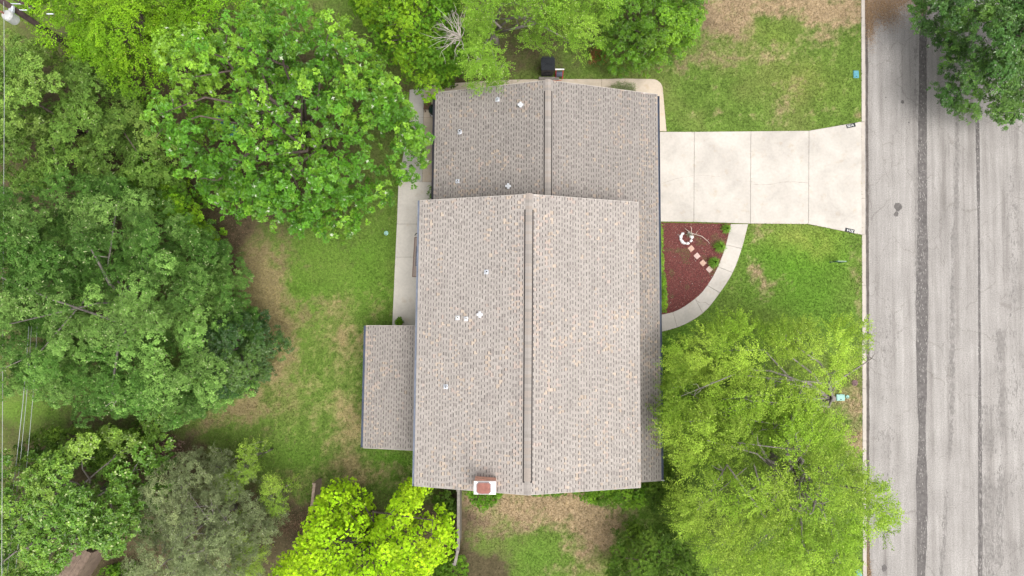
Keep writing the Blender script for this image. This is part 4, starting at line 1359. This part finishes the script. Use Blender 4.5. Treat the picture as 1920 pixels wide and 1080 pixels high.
# dead limb standing bare above the yellow-green tree
b = MB()
r = np.random.default_rng(8)
org = at(862, 62, 6.6)
root = empty('dead_tree', (org[0], org[1], 0))
tag(root, 'bare bleached dead tree top showing white twigs beside the light green mesquite', 'dead tree')
b.tube([(-1.5, 2.6, 0), (-1.0, 1.8, 3), (-.4, .7, 5.2), (0, 0, 6.4)], [.13, .1, .07, .05], 8)
for i in range(22):
    ang = math.pi + r.normal() * 1.0
    L_ = r.uniform(.5, 1.5)
    p0 = np.array([0, 0, r.uniform(5.9, 6.4)])
    dvec = np.array([math.cos(ang), math.sin(ang) * 1.0, r.uniform(-.1, .35)])
    pts = [p0]
    for s_ in range(1, 5):
        pts.append(p0 + dvec * L_ * s_ / 4 + r.normal(size=3) * .07 + np.array([0, 0, .1 * s_ * (4 - s_) / 4]))
    b.tube(pts, [.024, .02, .016, .011, .006], 5)
    for j in range(3):
        q0 = pts[2 + j % 2]
        q1 = q0 + (dvec + r.normal(size=3) * .6) * r.uniform(.25, .55)
        b.tube([q0, (q0 + q1) / 2 + r.normal(size=3) * .04, q1], [.011, .008, .005], 4)
b.build('dead_branches', M['dead_wood'], root, smooth=True)

# ------------------------------------------------------------------ mulch bed in the curve of the walk
bed = [(1205, 417), (1371, 420)] + [tuple(p) for p in WI] + [(1205, 594)]
BP = ccw(poly(bed, 0.0))
b = MB(); b.prism(BP, -.05, .02)
tag(b.build('flower_bed', M['mulch']), kind='structure')
r = np.random.default_rng(77)
lo, hi = BP.min(0), BP.max(0)
n = 26000
c = lo + r.random((n, 2)) * (hi - lo)
c = c[inside(BP, c[:, 0], c[:, 1])]
n = len(c)
P = np.concatenate([c, r.uniform(.022, .05, (n, 1))], 1)
an = r.uniform(0, 6.28, n)
A = unit(np.stack([np.cos(an), np.sin(an), r.normal(size=n) * .25], -1))
Nn = unit(np.array([0, 0, 1.]) + r.normal(size=(n, 3)) * .35)
V = leaf_quads(P, A, Nn, r.uniform(.03, .085, n), r.uniform(.015, .035, n))
pk = r.random((n, 1))
weed = (fbm(c[:, 0], c[:, 1], .9, 3, 66) > .6)[:, None]
colr = np.array([.205, .066, .06]) * r.uniform(.45, 1.55, (n, 1))
colr = np.where(pk < .07, np.array([.33, .2, .15]), colr)
colr = np.where(pk < .006, np.array([.6, .55, .5]), colr)
colr = np.where(weed & (pk > .35), np.array([.15, .145, .06]), colr)
tag(quads('mulch_chips', V.reshape(-1, 3), np.arange(n * 4).reshape(-1, 4), M['litter'], None, colr), kind='stuff')
# ring of white rocks
ctr = at(1287, 446, .1)
for i, ang in enumerate((20, 55, 130, 160, 190, 220, 250, 285, 330)):
    rr = .33
    bm = bmesh.new()
    bmesh.ops.create_icosphere(bm, subdivisions=2, radius=1)
    rs = r.uniform(.085, .135)
    for v in bm.verts:
        q = v.co
        k_ = 1 + .25 * (vnoise(np.array([q.x * 2 + i * 7.]), np.array([q.y * 2 + q.z * 3]), 1.0, 5)[0] - .5) * 2
        v.co = Vector((q.x * rs * 1.15 * k_, q.y * rs * .9 * k_, q.z * rs * .75 * k_))
    me = bpy.data.meshes.new('white_rock'); bm.to_mesh(me); bm.free(); me.materials.append(M['rock'])
    o = link('white_rock', me)
    o.location = (ctr[0] + rr * math.cos(R(ang)), ctr[1] + rr * math.sin(R(ang)), .06)
    o.rotation_euler = (0, 0, R(ang + 90))
    tag(o, 'white rock at the ' + ('three', 'two', 'ten', 'nearly ten', 'nine', 'eight', 'seven', 'five', 'four')[i] + ' o\'clock place of the open rock ring in the mulch', 'rock', 'ring of white rocks in the mulch bed')


def tuft(name, label, u, v, rad, h, n, colr, seed, group=None, wd=.02, spiky=False):
    r = np.random.default_rng(seed)
    p = at(u, v, .2)
    ang = r.uniform(0, 6.28, n)
    el = r.uniform(.2, 1.35, n)
    L_ = rad * r.uniform(.6, 1.1, n)
    hv = np.stack([np.cos(ang), np.sin(ang), 0 * ang], -1)
    side = np.stack([-np.sin(ang), np.cos(ang), 0 * ang], -1)
    base = hv * .03 + np.array([0, 0, .02])
    mid = hv * (L_ * np.cos(el) * .6)[:, None] + np.array([0, 0, 1.]) * (h * np.sin(el))[:, None]
    tip = hv * (L_ * (np.cos(el) * .5 + .5))[:, None] + np.array([0, 0, 1.]) * (h * np.sin(el) * .75)[:, None]
    w = wd * r.uniform(.6, 1.2, n)[:, None]
    V = np.concatenate([np.stack([base - side * w / 2, base + side * w / 2, mid + side * w / 2, mid - side * w / 2], 1),
                        np.stack([mid - side * w / 2, mid + side * w / 2, tip + side * w * .1, tip - side * w * .1], 1)])
    cc = np.array(colr) * r.uniform(.6, 1.45, (n, 1))
    root = empty(name, (p[0], p[1], .02))
    tag(root, label, 'plant', group)
    o = quads('foliage', V.reshape(-1, 3), np.arange(len(V) * 4).reshape(-1, 4), M['leaf_soft'], root, np.concatenate([cc, cc * 1.1]))
    o['kind'] = 'stuff'
    return root


G = 'strappy tufts along the front walk'
tuft('grass_tuft', 'strappy green tuft by the driveway end of the walk', 1362, 429, .38, .46, 190, (.12, .24, .02), 1, G)
tuft('grass_tuft', 'largest strappy green tuft, in the middle of the row along the walk', 1350, 463, .46, .5, 240, (.12, .24, .02), 2, G)
tuft('grass_tuft', 'strappy green tuft beside the lowest pink paver', 1339, 492, .45, .5, 240, (.11, .23, .02), 3, G)
tuft('grass_tuft', 'thin grey plant growing inside the white rock ring', 1293, 440, .3, .4, 40, (.2, .19, .12), 4, None)
b = MB()
p0 = at(1283, 432, .1)
b.tube([at(1284, 428, .25), at(1294, 436, .3), at(1302, 439, .32)], [.013, .018, .02], 7)
b.tube([at(1302, 439, .32), at(1316, 443, .3), at(1327, 452, .16), at(1331, 457, .06)], [.02, .018, .014, .008], 7)
b.tube([at(1296, 437, .3), at(1297, 428, .4), at(1294, 424, .45)], [.018, .014, .008], 6)
b.tube([at(1304, 440, .32), at(1308, 433, .36)], [.014, .008], 6)
tag(b.build('bare_branch', M['bleached'], smooth=True), 'curved bleached bare branch lying across the mulch by the white rocks', 'branch')
for i, (u, v, lb, m) in enumerate(((1296, 466, 'pink square stepping paver touching the white rock ring', 'paver'), (1307, 480, 'pale pink stepping paver second from the white rocks', 'paver_b'),
                                   (1318, 493, 'warm pink stepping paver third from the white rocks', 'paver'), (1330, 505, 'grey-pink stepping paver nearest the curved walk', 'paver_b'))):
    p = at(u, v, .05)
    b = MB(); h_ = .15
    b.prism([(-h_, -h_), (h_, -h_), (h_, h_), (-h_, h_)], -.03, .03, bev=.008)
    o = b.build('stepping_paver', M[m])
    o.location = (p[0], p[1], .035); o.rotation_euler = (R(1.5 * (-1) ** i), 0, R(38 + i * 2))
    tag(o, lb, 'paver', 'stepping pavers in the mulch bed')

# ------------------------------------------------------------------ painted house numbers on the apron
for u, v, rz, lb in ((1595.5, 235.5, 12.5, 'black painted plate reading 3214 at the upper corner of the driveway apron'), (1593.3, 432.2, 180 - 13.5, 'black painted plate reading 3214 upside down at the lower corner of the driveway apron')):
    p = at(u, v, .04)
    root = empty('house_number_plate', (p[0], p[1], .039), R(rz))
    tag(root, lb, 'house number', 'painted house numbers on the driveway apron')
    b = MB(); b.add([(-.28, -.115, 0), (.28, -.115, 0), (.28, .115, 0), (-.28, .115, 0)], [(0, 1, 2, 3)])
    b.build('plate', M['plate_black'], root)
    cu = bpy.data.curves.new('digits', 'FONT')
    cu.body = '3214'; cu.size = .2; cu.align_x = 'CENTER'; cu.align_y = 'CENTER'; cu.space_character = 1.0
    cu.materials.append(M['white_paint'])
    tmp = bpy.data.objects.new('digits', cu); COL.objects.link(tmp)
    me = bpy.data.meshes.new_from_object(tmp.evaluated_get(bpy.context.evaluated_depsgraph_get()))
    bpy.data.objects.remove(tmp)
    o = link('digits', me, root); o.location = (-.035, 0, .004)

# ------------------------------------------------------------------ small things round the house
# black wheeled bin, its front towards the house
p = at(1026, 146, 0)
root = empty('wheeled_bin', (p[0] - .02, p[1] + .34, 0))
tag(root, 'black wheeled rubbish bin standing on the grass by the garage gable', 'bin')
b = MB()
w0, w1, d0, d1, hh = .33, .385, .27, .36, 1.14
vs = [(-w0, -d0, .06), (w0, -d0, .06), (w0, d0, .06), (-w0, d0, .06), (-w1, -d1, hh), (w1, -d1, hh), (w1, d1, hh), (-w1, d1, hh)]
b.add(vs, [(0, 3, 2, 1), (4, 5, 6, 7), (0, 1, 5, 4), (1, 2, 6, 5), (2, 3, 7, 6), (3, 0, 4, 7)])
b.box((0, 0, 1.12), (.81, .76, .05))
b.build('body', M['black_plastic'], root)
b = MB()
fy = lambda z: -d0 - (d1 - d0) * (z - .06) / (hh - .06)
arch = [(-.2, fy(.3) - .015, .2), (-.2, fy(.7) - .015, .68), (-.1, fy(.8) - .02, .79), (.1, fy(.8) - .02, .79), (.2, fy(.7) - .015, .68), (.2, fy(.3) - .015, .2)]
b.tube(arch, .02, 6)
b.tube([(-.24, fy(.62) - .015, .62), (0, fy(.2) - .015, .16)], .013, 6)
b.tube([(.02, fy(.2) - .015, .16), (.06, fy(.5) - .015, .5)], .013, 6)
b.build('rib', M['black_plastic'], root)
b = MB(); b.lathe([(.03, 0), (.03, .004)], (0, 0, 0), 12)
o = b.build('badge', M['grey_plastic'], root); o.location = (0, fy(.52) - .006, .52); o.rotation_euler = (R(86), 0, 0)
b = MB()
b.prism([(-.4, -.38), (.4, -.38), (.42, .2), (.33, .42), (-.33, .42), (-.42, .2)], 1.15, 1.19, bev=.015)
b.tube([(-.25, -.12, 1.19), (-.12, .03, 1.215), (.12, .03, 1.215), (.25, -.12, 1.19)], .02, 6)
b.build('lid', M['black_plastic'], root)
b = MB(); b.tube([(-.33, .4, 1.1), (-.33, .48, 1.12), (.33, .48, 1.12), (.33, .4, 1.1)], .016, 7); b.build('handle', M['black_plastic'], root)
for sx in (-1, 1):
    b = MB(); b.tube([(sx * .3, .27, .12), (sx * .36, .27, .12)], [.12, .12], 16); b.build('wheel', M['black_plastic'], root)
# red hose reel cart with a white top bar
p = at(1048, 147, 0)
root = empty('hose_reel_cart', (p[0], p[1] + .16, 0))
tag(root, 'small red and white hose reel cart beside the black bin', 'hose reel')
b = MB()
for sx in (-1, 1):
    b.tube([(sx * .2, -.16, .03), (sx * .2, -.02, .3), (sx * .22, .12, .62)], .03, 7)
    b.tube([(sx * .2, .16, .03), (sx * .2, -.02, .3)], .022, 7)
    b.tube([(sx * .2, -.16, .03), (sx * .2, .16, .03)], .022, 7)
b.build('frame', M['red_plastic'], root)
b = MB(); b.tube([(-.17, -.02, .3), (.17, -.02, .3)], .13, 14); b.build('drum', M['grey_plastic'], root)
b = MB()
for k in range(7): b.tube([( -.14 + k * .045 + .03 * math.cos(t), -.02 + .15 * math.cos(t), .3 + .15 * math.sin(t)) for t in np.linspace(0, 6.28, 13)], .014, 5)
b.build('coiled_hose', M['grey_plastic'], root)
b = MB(); b.box((0, .12, .64), (.54, .07, .05)); b.build('handle_bar', M['white_paint'], root)
b = MB(); b.tube([at(1049, 150, .06), at(1043, 152, .06), at(1030, 148.5, .08), at(1020, 150, .07), at(1012, 147, .06), at(1016, 150, .06), at(1036, 151.5, .06), at(1052, 151, .06), at(1056, 146, .05)], .018, 6)
tag(b.build('garden_hose', M['hose'], smooth=True), 'orange garden hose trailing along the plank below the bin', 'hose')
b = MB(); p = at(1029, 148.5, 0); b.box((p[0], p[1], .075), (1.2, .2, .07)); tag(b.build('plank', M['weathered']), 'grey weathered plank lying between the bin and the garage path', 'plank')

# egg-shaped charcoal grill on a stand, half under the eave, and a brown side table
p = at(813, 205, .8)
root = empty('charcoal_grill', (p[0], p[1], .035))
tag(root, 'dark green egg-shaped grill half under the garage eave on the patio', 'grill')
b = MB(); b.lathe([(.06, .25), (.2, .3), (.29, .45), (.32, .62), (.32, .66)], n=24); b.build('bowl', M['dark_green'], root, smooth=True)
b = MB(); b.lathe([(.325, .665), (.32, .72), (.28, .86), (.18, .97), (.07, 1.01), (.06, 1.06), (.02, 1.07)], n=24); b.build('lid', M['dark_green'], root, smooth=True)
b = MB()
for k in range(4):
    t = math.pi / 2 * k + .5
    b.tube([(.3 * math.cos(t), .3 * math.sin(t), 0), (.28 * math.cos(t), .28 * math.sin(t), .45)], .02, 6)
b.build('stand', M['black_plastic'], root)
b = MB(); b.tube([(-.18, -.3, .72), (-.1, -.4, .74), (.1, -.4, .74), (.18, -.3, .72)], .02, 7); b.build('handle', M['white_metal'], root)
p = at(801.5, 199, .5)
root = empty('side_table', (p[0], p[1], .035), R(-8))
tag(root, 'square brown wooden side table next to the green grill', 'table')
for k in range(5):
    b = MB(); b.box((-.16 + k * .08, 0, .55), (.074, .48, .03)); b.build('slat', M['brown_wood'], root)
for sx in (-1, 1):
    for sy in (-1, 1):
        b = MB(); b.box((sx * .15, sy * .19, .267), (.05, .05, .534)); b.build('leg', M['brown_wood'], root)

# potted plant
p = at(750, 606, .2)
root = empty('potted_plant', (p[0], p[1], .035))
tag(root, 'green potted plant on the slab beside the porch roof', 'potted plant')
b = MB(); b.lathe([(.11, 0), (.15, .27), (.17, .27), (.17, .32), (.145, .32), (.13, .26)], n=18); b.build('pot', M['terracotta'], root)
r = np.random.default_rng(91)
bo = np.array([[0, 0, .45, .2], [.08, .1, .5, .14], [-.08, .06, .46, .14], [.03, .2, .42, .1]])
V, Cc = grow(r, bo, np.stack([np.ones(4), np.full(4, .4)], 1), 'rosette', 6, .2, PAL['hedge'], 6, .11, .06, .03)
o = quads('foliage', V.reshape(-1, 3), np.arange(len(V) * 4).reshape(-1, 4), M['leaf_soft'], root, Cc); o['kind'] = 'stuff'

# back-door mat with a dark grille, and a bent plant hook
q = [at(777, 444.5, .05), at(800, 444.5, .05), at(800, 519.5, .05), at(772.5, 519.5, .05)]
P = ccw(np.array([v[:2] for v in q]))
cc = P.mean(0)
root = empty('door_mat', (cc[0], cc[1], .036)); tag(root, 'long taupe door mat with brown border by the back door', 'mat')
b = MB(); b.prism(P - cc, 0, .014); b.build('border', M['mat_brown'], root)
b = MB(); b.prism(inset(P - cc, .055), 0, .019); b.build('field', M['mat_taupe'], root)
a0, a1 = at(782.5, 462, .1), at(781, 499, .1)
root = empty('threshold_grate', ((a0[0] + a1[0]) / 2, (a0[1] + a1[1]) / 2, .055), R(-1.5)); tag(root, 'narrow dark grate lying on the taupe door mat', 'grate')
L_ = abs(a0[1] - a1[1])
b = MB(); b.box((-.055, 0, .02), (.02, L_, .04)); b.box((.055, 0, .02), (.02, L_, .04)); b.build('frame', M['gutter_slate'], root)
for k in range(14):
    b = MB(); b.box((0, -L_ / 2 + (k + .5) * L_ / 14, .015), (.088, .05, .03)); b.build('bar', M['gutter_slate'], root)
p = at(781.5, 435, 1.4)
root = empty('plant_hook', (p[0] + .1, p[1] - .12, .035)); tag(root, 'dark bent hook on a white foot sticking out from under the upper eave', 'hook')
b = MB(); b.tube([(0, 0, 0), (0, 0, 1.2), (-.03, .06, 1.42), (-.14, .0, 1.45), (-.2, -.08, 1.38)], .028, 8); b.build('hook', M['black_plastic'], root)
b = MB(); b.lathe([(.11, 0), (.11, .03), (.03, .05)], n=14); b.build('foot', M['white_paint'], root)

# lids and boxes in the lawn
def lid(name, label, u, v, w, d, m, cat, z=.05, rnd=False):
    p = at(u, v, z)
    root = empty(name, (p[0], p[1], 0)); tag(root, label, cat)
    b = MB()
    if rnd: b.lathe([(w / 2 + .03, -.05), (w / 2 + .03, z - .01), (w / 2, z)], n=20)
    else: b.prism([(-w / 2 - .03, -d / 2 - .03), (w / 2 + .03, -d / 2 - .03), (w / 2 + .03, d / 2 + .03), (-w / 2 - .03, d / 2 + .03)], -.05, z - .006, bev=.01)
    b.build('rim', M[m], root)
    b = MB()
    if rnd: b.lathe([(w / 2 - .015, z - .02), (w / 2 - .02, z + .008), (.02, z + .015)], n=20)
    else: b.prism([(-w / 2, -d / 2), (w / 2, -d / 2), (w / 2, d / 2), (-w / 2, d / 2)], z - .02, z + .008, bev=.006)
    b.build('cover', M[m], root)
    b = MB(); b.box((0, -d * .36, z + .011), (.09, .035, .008)); b.build('lift_slot', M['vent_dark'], root)
    return root


lid('meter_box', 'teal meter box lid in the grass by the kerb above the driveway', 1605.5, 139, .27, .40, 'teal', 'meter box')
lid('meter_box', 'pale teal meter box lid at the bottom edge by the kerb', 1611, 1076, .27, .40, 'teal', 'meter box')
lid('utility_box', 'mint green rectangular utility lid under the mesquite', 1576.5, 745.5, .42, .30, 'mint', 'utility box', z=.12)
lid('cleanout_cap', 'small round mint cap right beside the mint utility lid', 1589.5, 744, .14, .14, 'mint', 'cap', z=.1, rnd=True)
lid('manhole_cover', 'round rusty iron cover in the grass near the kerb', 1603, 718, .3, .3, 'rust', 'cover', z=.04, rnd=True)
lid('valve_cover', 'round pale green cover in the back lawn beside the patio', 724, 437, .2, .2, 'mint', 'cover', z=.03, rnd=True)

# yard sign seen edge-on
p = at(1576, 490, .8)
root = empty('yard_sign', (p[0], p[1], 0), R(-2)); tag(root, 'thin dark green yard sign standing edge-on in the front lawn', 'sign')
b = MB(); b.box((.05, 0, .62), (.62, .035, .44)); b.build('board', M['sign_green'], root)
b = MB(); b.box((.06, 0, .85), (.5, .055, .02)); b.build('top_rail', M['sign_grey'], root)
for sx in (-.24, .3):
    b = MB(); b.box((sx, 0, .2), (.025, .025, .4)); b.build('leg', M['sign_green'], root)
b = MB(); b.box((-.36, -.01, .5), (.28, .03, .04)); b.build('arm', M['black_plastic'], root)


# ------------------------------------------------------------------ fences, shed, pole
def fence(label, p0, p1, h, m, bw=.14, lean=0.0, rail=True):
    p0, p1 = np.array(p0), np.array(p1)
    d = p1 - p0; L_ = np.linalg.norm(d)
    root = empty('wooden_fence', (p0[0], p0[1], 0), math.atan2(d[1], d[0])); tag(root, label, 'fence')
    n = max(1, int(L_ / bw))
    r = random.Random(int(abs(p0[0]) * 100))
    for k in range(n):
        b = MB(); hh = h + r.uniform(-.02, .02)
        b.box(((k + .5) * bw, r.uniform(-.006, .006), hh / 2), (bw - .01, .024, hh))
        b.build('board', M[m], root)
    if rail:
        for z in (.35, h - .12):
            b = MB(); b.box((L_ / 2, -.034, z), (L_, .04, .09)); b.build('rail', M[m], root)
        b = MB(); b.box((L_ / 2, -.02, h + .03), (L_, .15, .035)); b.build('cap_rail', M[m], root)
        k = max(2, int(L_ / 2.2) + 1)
        for i in range(k):
            b = MB(); b.box((.05 + (L_ - .1) * i / (k - 1), -.1, h / 2), (.09, .09, h)); b.build('post', M[m], root)
    return root


fence('grey weathered board fence running south from the house wall', at(860.5, 918, 1.8)[:2], at(860, 1030, 1.8)[:2], 1.8, 'weathered')
fence('short turned end of the grey fence disappearing into the weedy shrub', at(859.5, 1031, 1.7)[:2], at(853, 1060, 1.7)[:2], 1.7, 'weathered')
fence('short pinkish weathered fence end at the left edge of the lime tree', at(590.5, 906, 1.3)[:2], at(584, 962, 1.3)[:2], 1.3, 'weathered_pink')
# old shed with a sloping plank roof
p = at(112, 1092, 1.9)
root = empty('wooden_shed', (p[0], p[1], 0), R(-32)); tag(root, 'old brown plank-roofed shed at the bottom left corner under the leafy tree', 'shed')
b = MB()
for x0, y0, x1, y1 in ((-.55, -2.1, -.5, 2.1), (.5, -2.1, .55, 2.1), (-.5, -2.1, .5, -2.05), (-.5, 2.05, .5, 2.1)):
    b.prism([(x0, y0), (x1, y0), (x1, y1), (x0, y1)], 0, 1.72)
b.build('wall', M['shed_wood'], root)
for k in range(6):
    b = MB(); b.box((-.5 + k * .2, random.uniform(-.05, .05), 1.78 + k * .03 + .012 * (k % 2)), (.192, 4.3, .03), M=Matrix.Rotation(R(-8), 4, 'Y')); b.build('roof_plank', M['shed_wood'], root)
b = MB(); b.box((-.72, 0, 1.82), (.05, 4.5, .1)); b.build('edge_board', M['weathered'], root)
# utility pole, transformer, lines
pb = at(58, 38, 6.5)
root = empty('utility_pole', (pb[0], pb[1], 0)); tag(root, 'dark wooden utility pole at the upper left corner with a grey transformer', 'utility pole')
b = MB(); b.tube([(0, 0, 0), (0, 0, 5), (0, 0, 9.4)], [.17, .15, .13], 12); b.build('pole', M['pole_wood'], root, smooth=True)
tq = at(9, 26, 8.5)
tx, ty = tq[0] - pb[0], tq[1] - pb[1]
dn = math.hypot(tx, ty)
tx, ty = tx / dn * .42, ty / dn * .42
tq = at(11, 27, 8.3); tx, ty = float(tq[0] - pb[0]), float(tq[1] - pb[1])
b = MB(); b.lathe([(.24, 7.75), (.25, 7.77), (.25, 8.2), (.26, 8.21), (.22, 8.28), (.06, 8.32)], (tx, ty, 0), 22); b.build('transformer', M['transformer'], root, smooth=False)
b = MB(); b.box((tx / 2, ty / 2, 7.85), (max(.06, abs(tx)), max(.06, abs(ty)), .1)); b.build('bracket', M['white_metal'], root)
b = MB(); b.lathe([(.03, 8.3), (.05, 8.36), (.03, 8.4), (.05, 8.46), (.02, 8.5)], (tx - .1, ty + .05, 0), 10); b.build('bushing', M['flue'], root)
for u0, v0, u1, v1 in ((16, 7, 42, 7), (34, 18.5, 52, 19), (53, 14, 62, 14.5), (88, 26, 100, 26)):
    z = 7.4
    a0, a1 = at(u0, v0, z), at(u1, v1, z)
    b = MB(); b.tube([a0 - np.array([pb[0], pb[1], 0]), a1 - np.array([pb[0], pb[1], 0])], .03, 7); b.build('insulator_arm', M['insulator'], root)
b = MB()
a0, a1 = at(24, -2, 7.45), at(64, 15, 7.45)
b = MB(); b.tube([a0 - np.array([pb[0], pb[1], 0]), a1 - np.array([pb[0], pb[1], 0])], .07, 6); b.build('crossarm', M['pole_wood'], root)
z_ = 8.4
b = MB()
P0, P1 = at(6, -30, z_), at(3, 1110, z_ - .2)
b.tube([P0, at(7.5, 30, z_ - .1), at(8, 200, z_ - .35), at(6.5, 420, z_ - .5), at(5, 700, z_ - .4), P1], .012, 6)
tag(b.build('power_line', M['cable'], smooth=True), 'single pale power line running down the left edge of the yard', 'power line')
for k, (u0, u1, lb) in enumerate(((38.5, 27, 'leftmost of three cables strung over the dark grass gap'), (44.5, 34, 'middle of the three cables strung over the dark grass gap'), (56.5, 47, 'rightmost of the three cables strung over the dark grass gap'))):
    z = 5.0
    A0, A1 = at(u0, 757, z), at(u1, 862, z)
    dd = A1 - A0
    b = MB(); b.tube([A0 - dd * 1.4, A0 - dd * .7 + np.array([0, 0, -.1]), A0 + np.array([0, 0, -.15]), A1 + np.array([0, 0, -.15]), A1 + dd * 2.5], .017 if k == 0 else .012, 6)
    tag(b.build('service_cable', M['cable'], smooth=True), lb, 'cable', 'cables over the grass gap')

# blue lounger glimpsed through the oak
p = at(425, 238, .4)
root = empty('lounge_chair', (p[0], p[1], 0), R(-35)); tag(root, 'blue slatted lounge chair glimpsed through a gap in the big oak', 'chair')
for k in range(9):
    b = MB(); b.box((-.8 + k * .2, 0, .38 + max(0, k - 5) * .1), (.16, .62, .03)); b.build('slat', M['tarp'], root)
b = MB()
for sy in (-.33, .33): b.tube([(-.9, sy, .36), (.3, sy, .36), (.95, sy, .78)], .025, 7)
b.build('frame', M['brown_wood'], root)
for sx in (-.8, .4):
    for sy in (-.33, .33):
        b = MB(); b.tube([(sx, sy, 0), (sx, sy, .36)], .025, 7); b.build('leg', M['brown_wood'], root)


# ------------------------------------------------------------------ litter and grass
def scatter(name, areas, n, size, pal, z, seed, spread=1.0):
    r = np.random.default_rng(seed)
    Ps = []
    for u, v, a_, b_, w in areas:
        c = at(u, v, z)
        m = int(n * w)
        q = r.normal(size=(m, 2)) * np.array([a_ / 32., b_ / 32.]) * .6 + c[:2]
        Ps.append(q)
    q = np.concatenate(Ps); m = len(q)
    P = np.concatenate([q, z + r.uniform(.005, .03, (m, 1))], 1)
    an = r.uniform(0, 6.28, m)
    A = unit(np.stack([np.cos(an), np.sin(an), r.normal(size=m) * .2], -1))
    Nn = unit(np.array([0, 0, 1.]) + r.normal(size=(m, 3)) * .3)
    V = leaf_quads(P, A, Nn, size * r.uniform(.6, 1.4, m), size * .45 * r.uniform(.6, 1.4, m))
    V[:, :, 2] = np.maximum(V[:, :, 2], z + .003)
    pal = np.array(pal)
    col = pal[r.integers(0, len(pal), m)] * r.uniform(.65, 1.3, (m, 1))
    return tag(quads(name, V.reshape(-1, 3), np.arange(m * 4).reshape(-1, 4), M['litter'], None, col), kind='stuff')


scatter('fallen_leaves', [(1640, 10, 30, 30, .35), (1665, 20, 30, 30, .3), (1630, 40, 10, 40, .2), (1690, 0, 40, 16, .2), (1730, 15, 14, 14, .05), (1625, 1040, 5, 60, .1), (1628, 1078, 6, 20, .05)], 14000, .05, [(.31, .2, .105), (.26, .17, .1), (.36, .26, .16), (.2, .13, .09)], -.118, 1)
scatter('leaf_pile', [(318, 838, 20, 14, .6), (308, 856, 24, 14, .4)], 520, .16, [(.2, .135, .1), (.28, .19, .14), (.15, .09, .065)], .01, 2)
scatter('leaf_litter', [(150, 560, 300, 260, .2), (150, 950, 240, 120, .2), (400, 980, 140, 100, .2), (690, 990, 150, 70, .15), (500, 250, 240, 160, .1), (560, 985, 50, 20, .1), (830, 975, 16, 40, .05), (430, 490, 30, 70, .08)], 16000, .07, [(.13, .08, .05), (.19, .12, .08), (.09, .055, .035), (.22, .16, .1)], .0, 3)

r = np.random.default_rng(5)
n = 620000
x = r.uniform(-27, 21.6, n); y = r.uniform(-17, 24.5, n)
ok = (x < kerb_x(y) - .01)
hx = (x - .77) + (y + .25) * math.sin(R(-.45)) * -1
ok &= ~((hx > -5.0) & (hx < 5.1) & (y > -7) & (y < 7.2)) & ~((hx > -4.8) & (hx < 6.7) & (y > 6) & (y < 13.2))
for A_ in CONCRETE_AREAS: ok &= ~inside(inset(A_, .01), x, y)
ok &= ~inside(BP, x, y)
x, y = x[ok], y[ok]
tone, dry, soil = lawn_tone(x, y)
ok = r.random(len(x)) > np.clip(soil * 1.1, 0, .93)
x, y, tone = x[ok], y[ok], tone[ok]
n = len(x)
an = r.uniform(0, 6.28, n)
h = np.stack([np.cos(an), np.sin(an), np.zeros(n)], -1)
sd_ = np.stack([-np.sin(an), np.cos(an), np.zeros(n)], -1)
P = np.stack([x, y, np.full(n, -.01)], -1)
L_ = r.uniform(.05, .12, n)[:, None]; wv = r.uniform(.014, .03, n)[:, None]
V = np.stack([P - sd_ * wv, P + sd_ * wv, P + h * L_ * .8 + np.array([0, 0, 1.]) * L_ * .75], 1)
col = tone * r.uniform(.6, 1.55, (n, 1))
tag(quads('grass', V.reshape(-1, 3), np.arange(n * 3).reshape(-1, 3), M['blade'], None, col), kind='stuff')
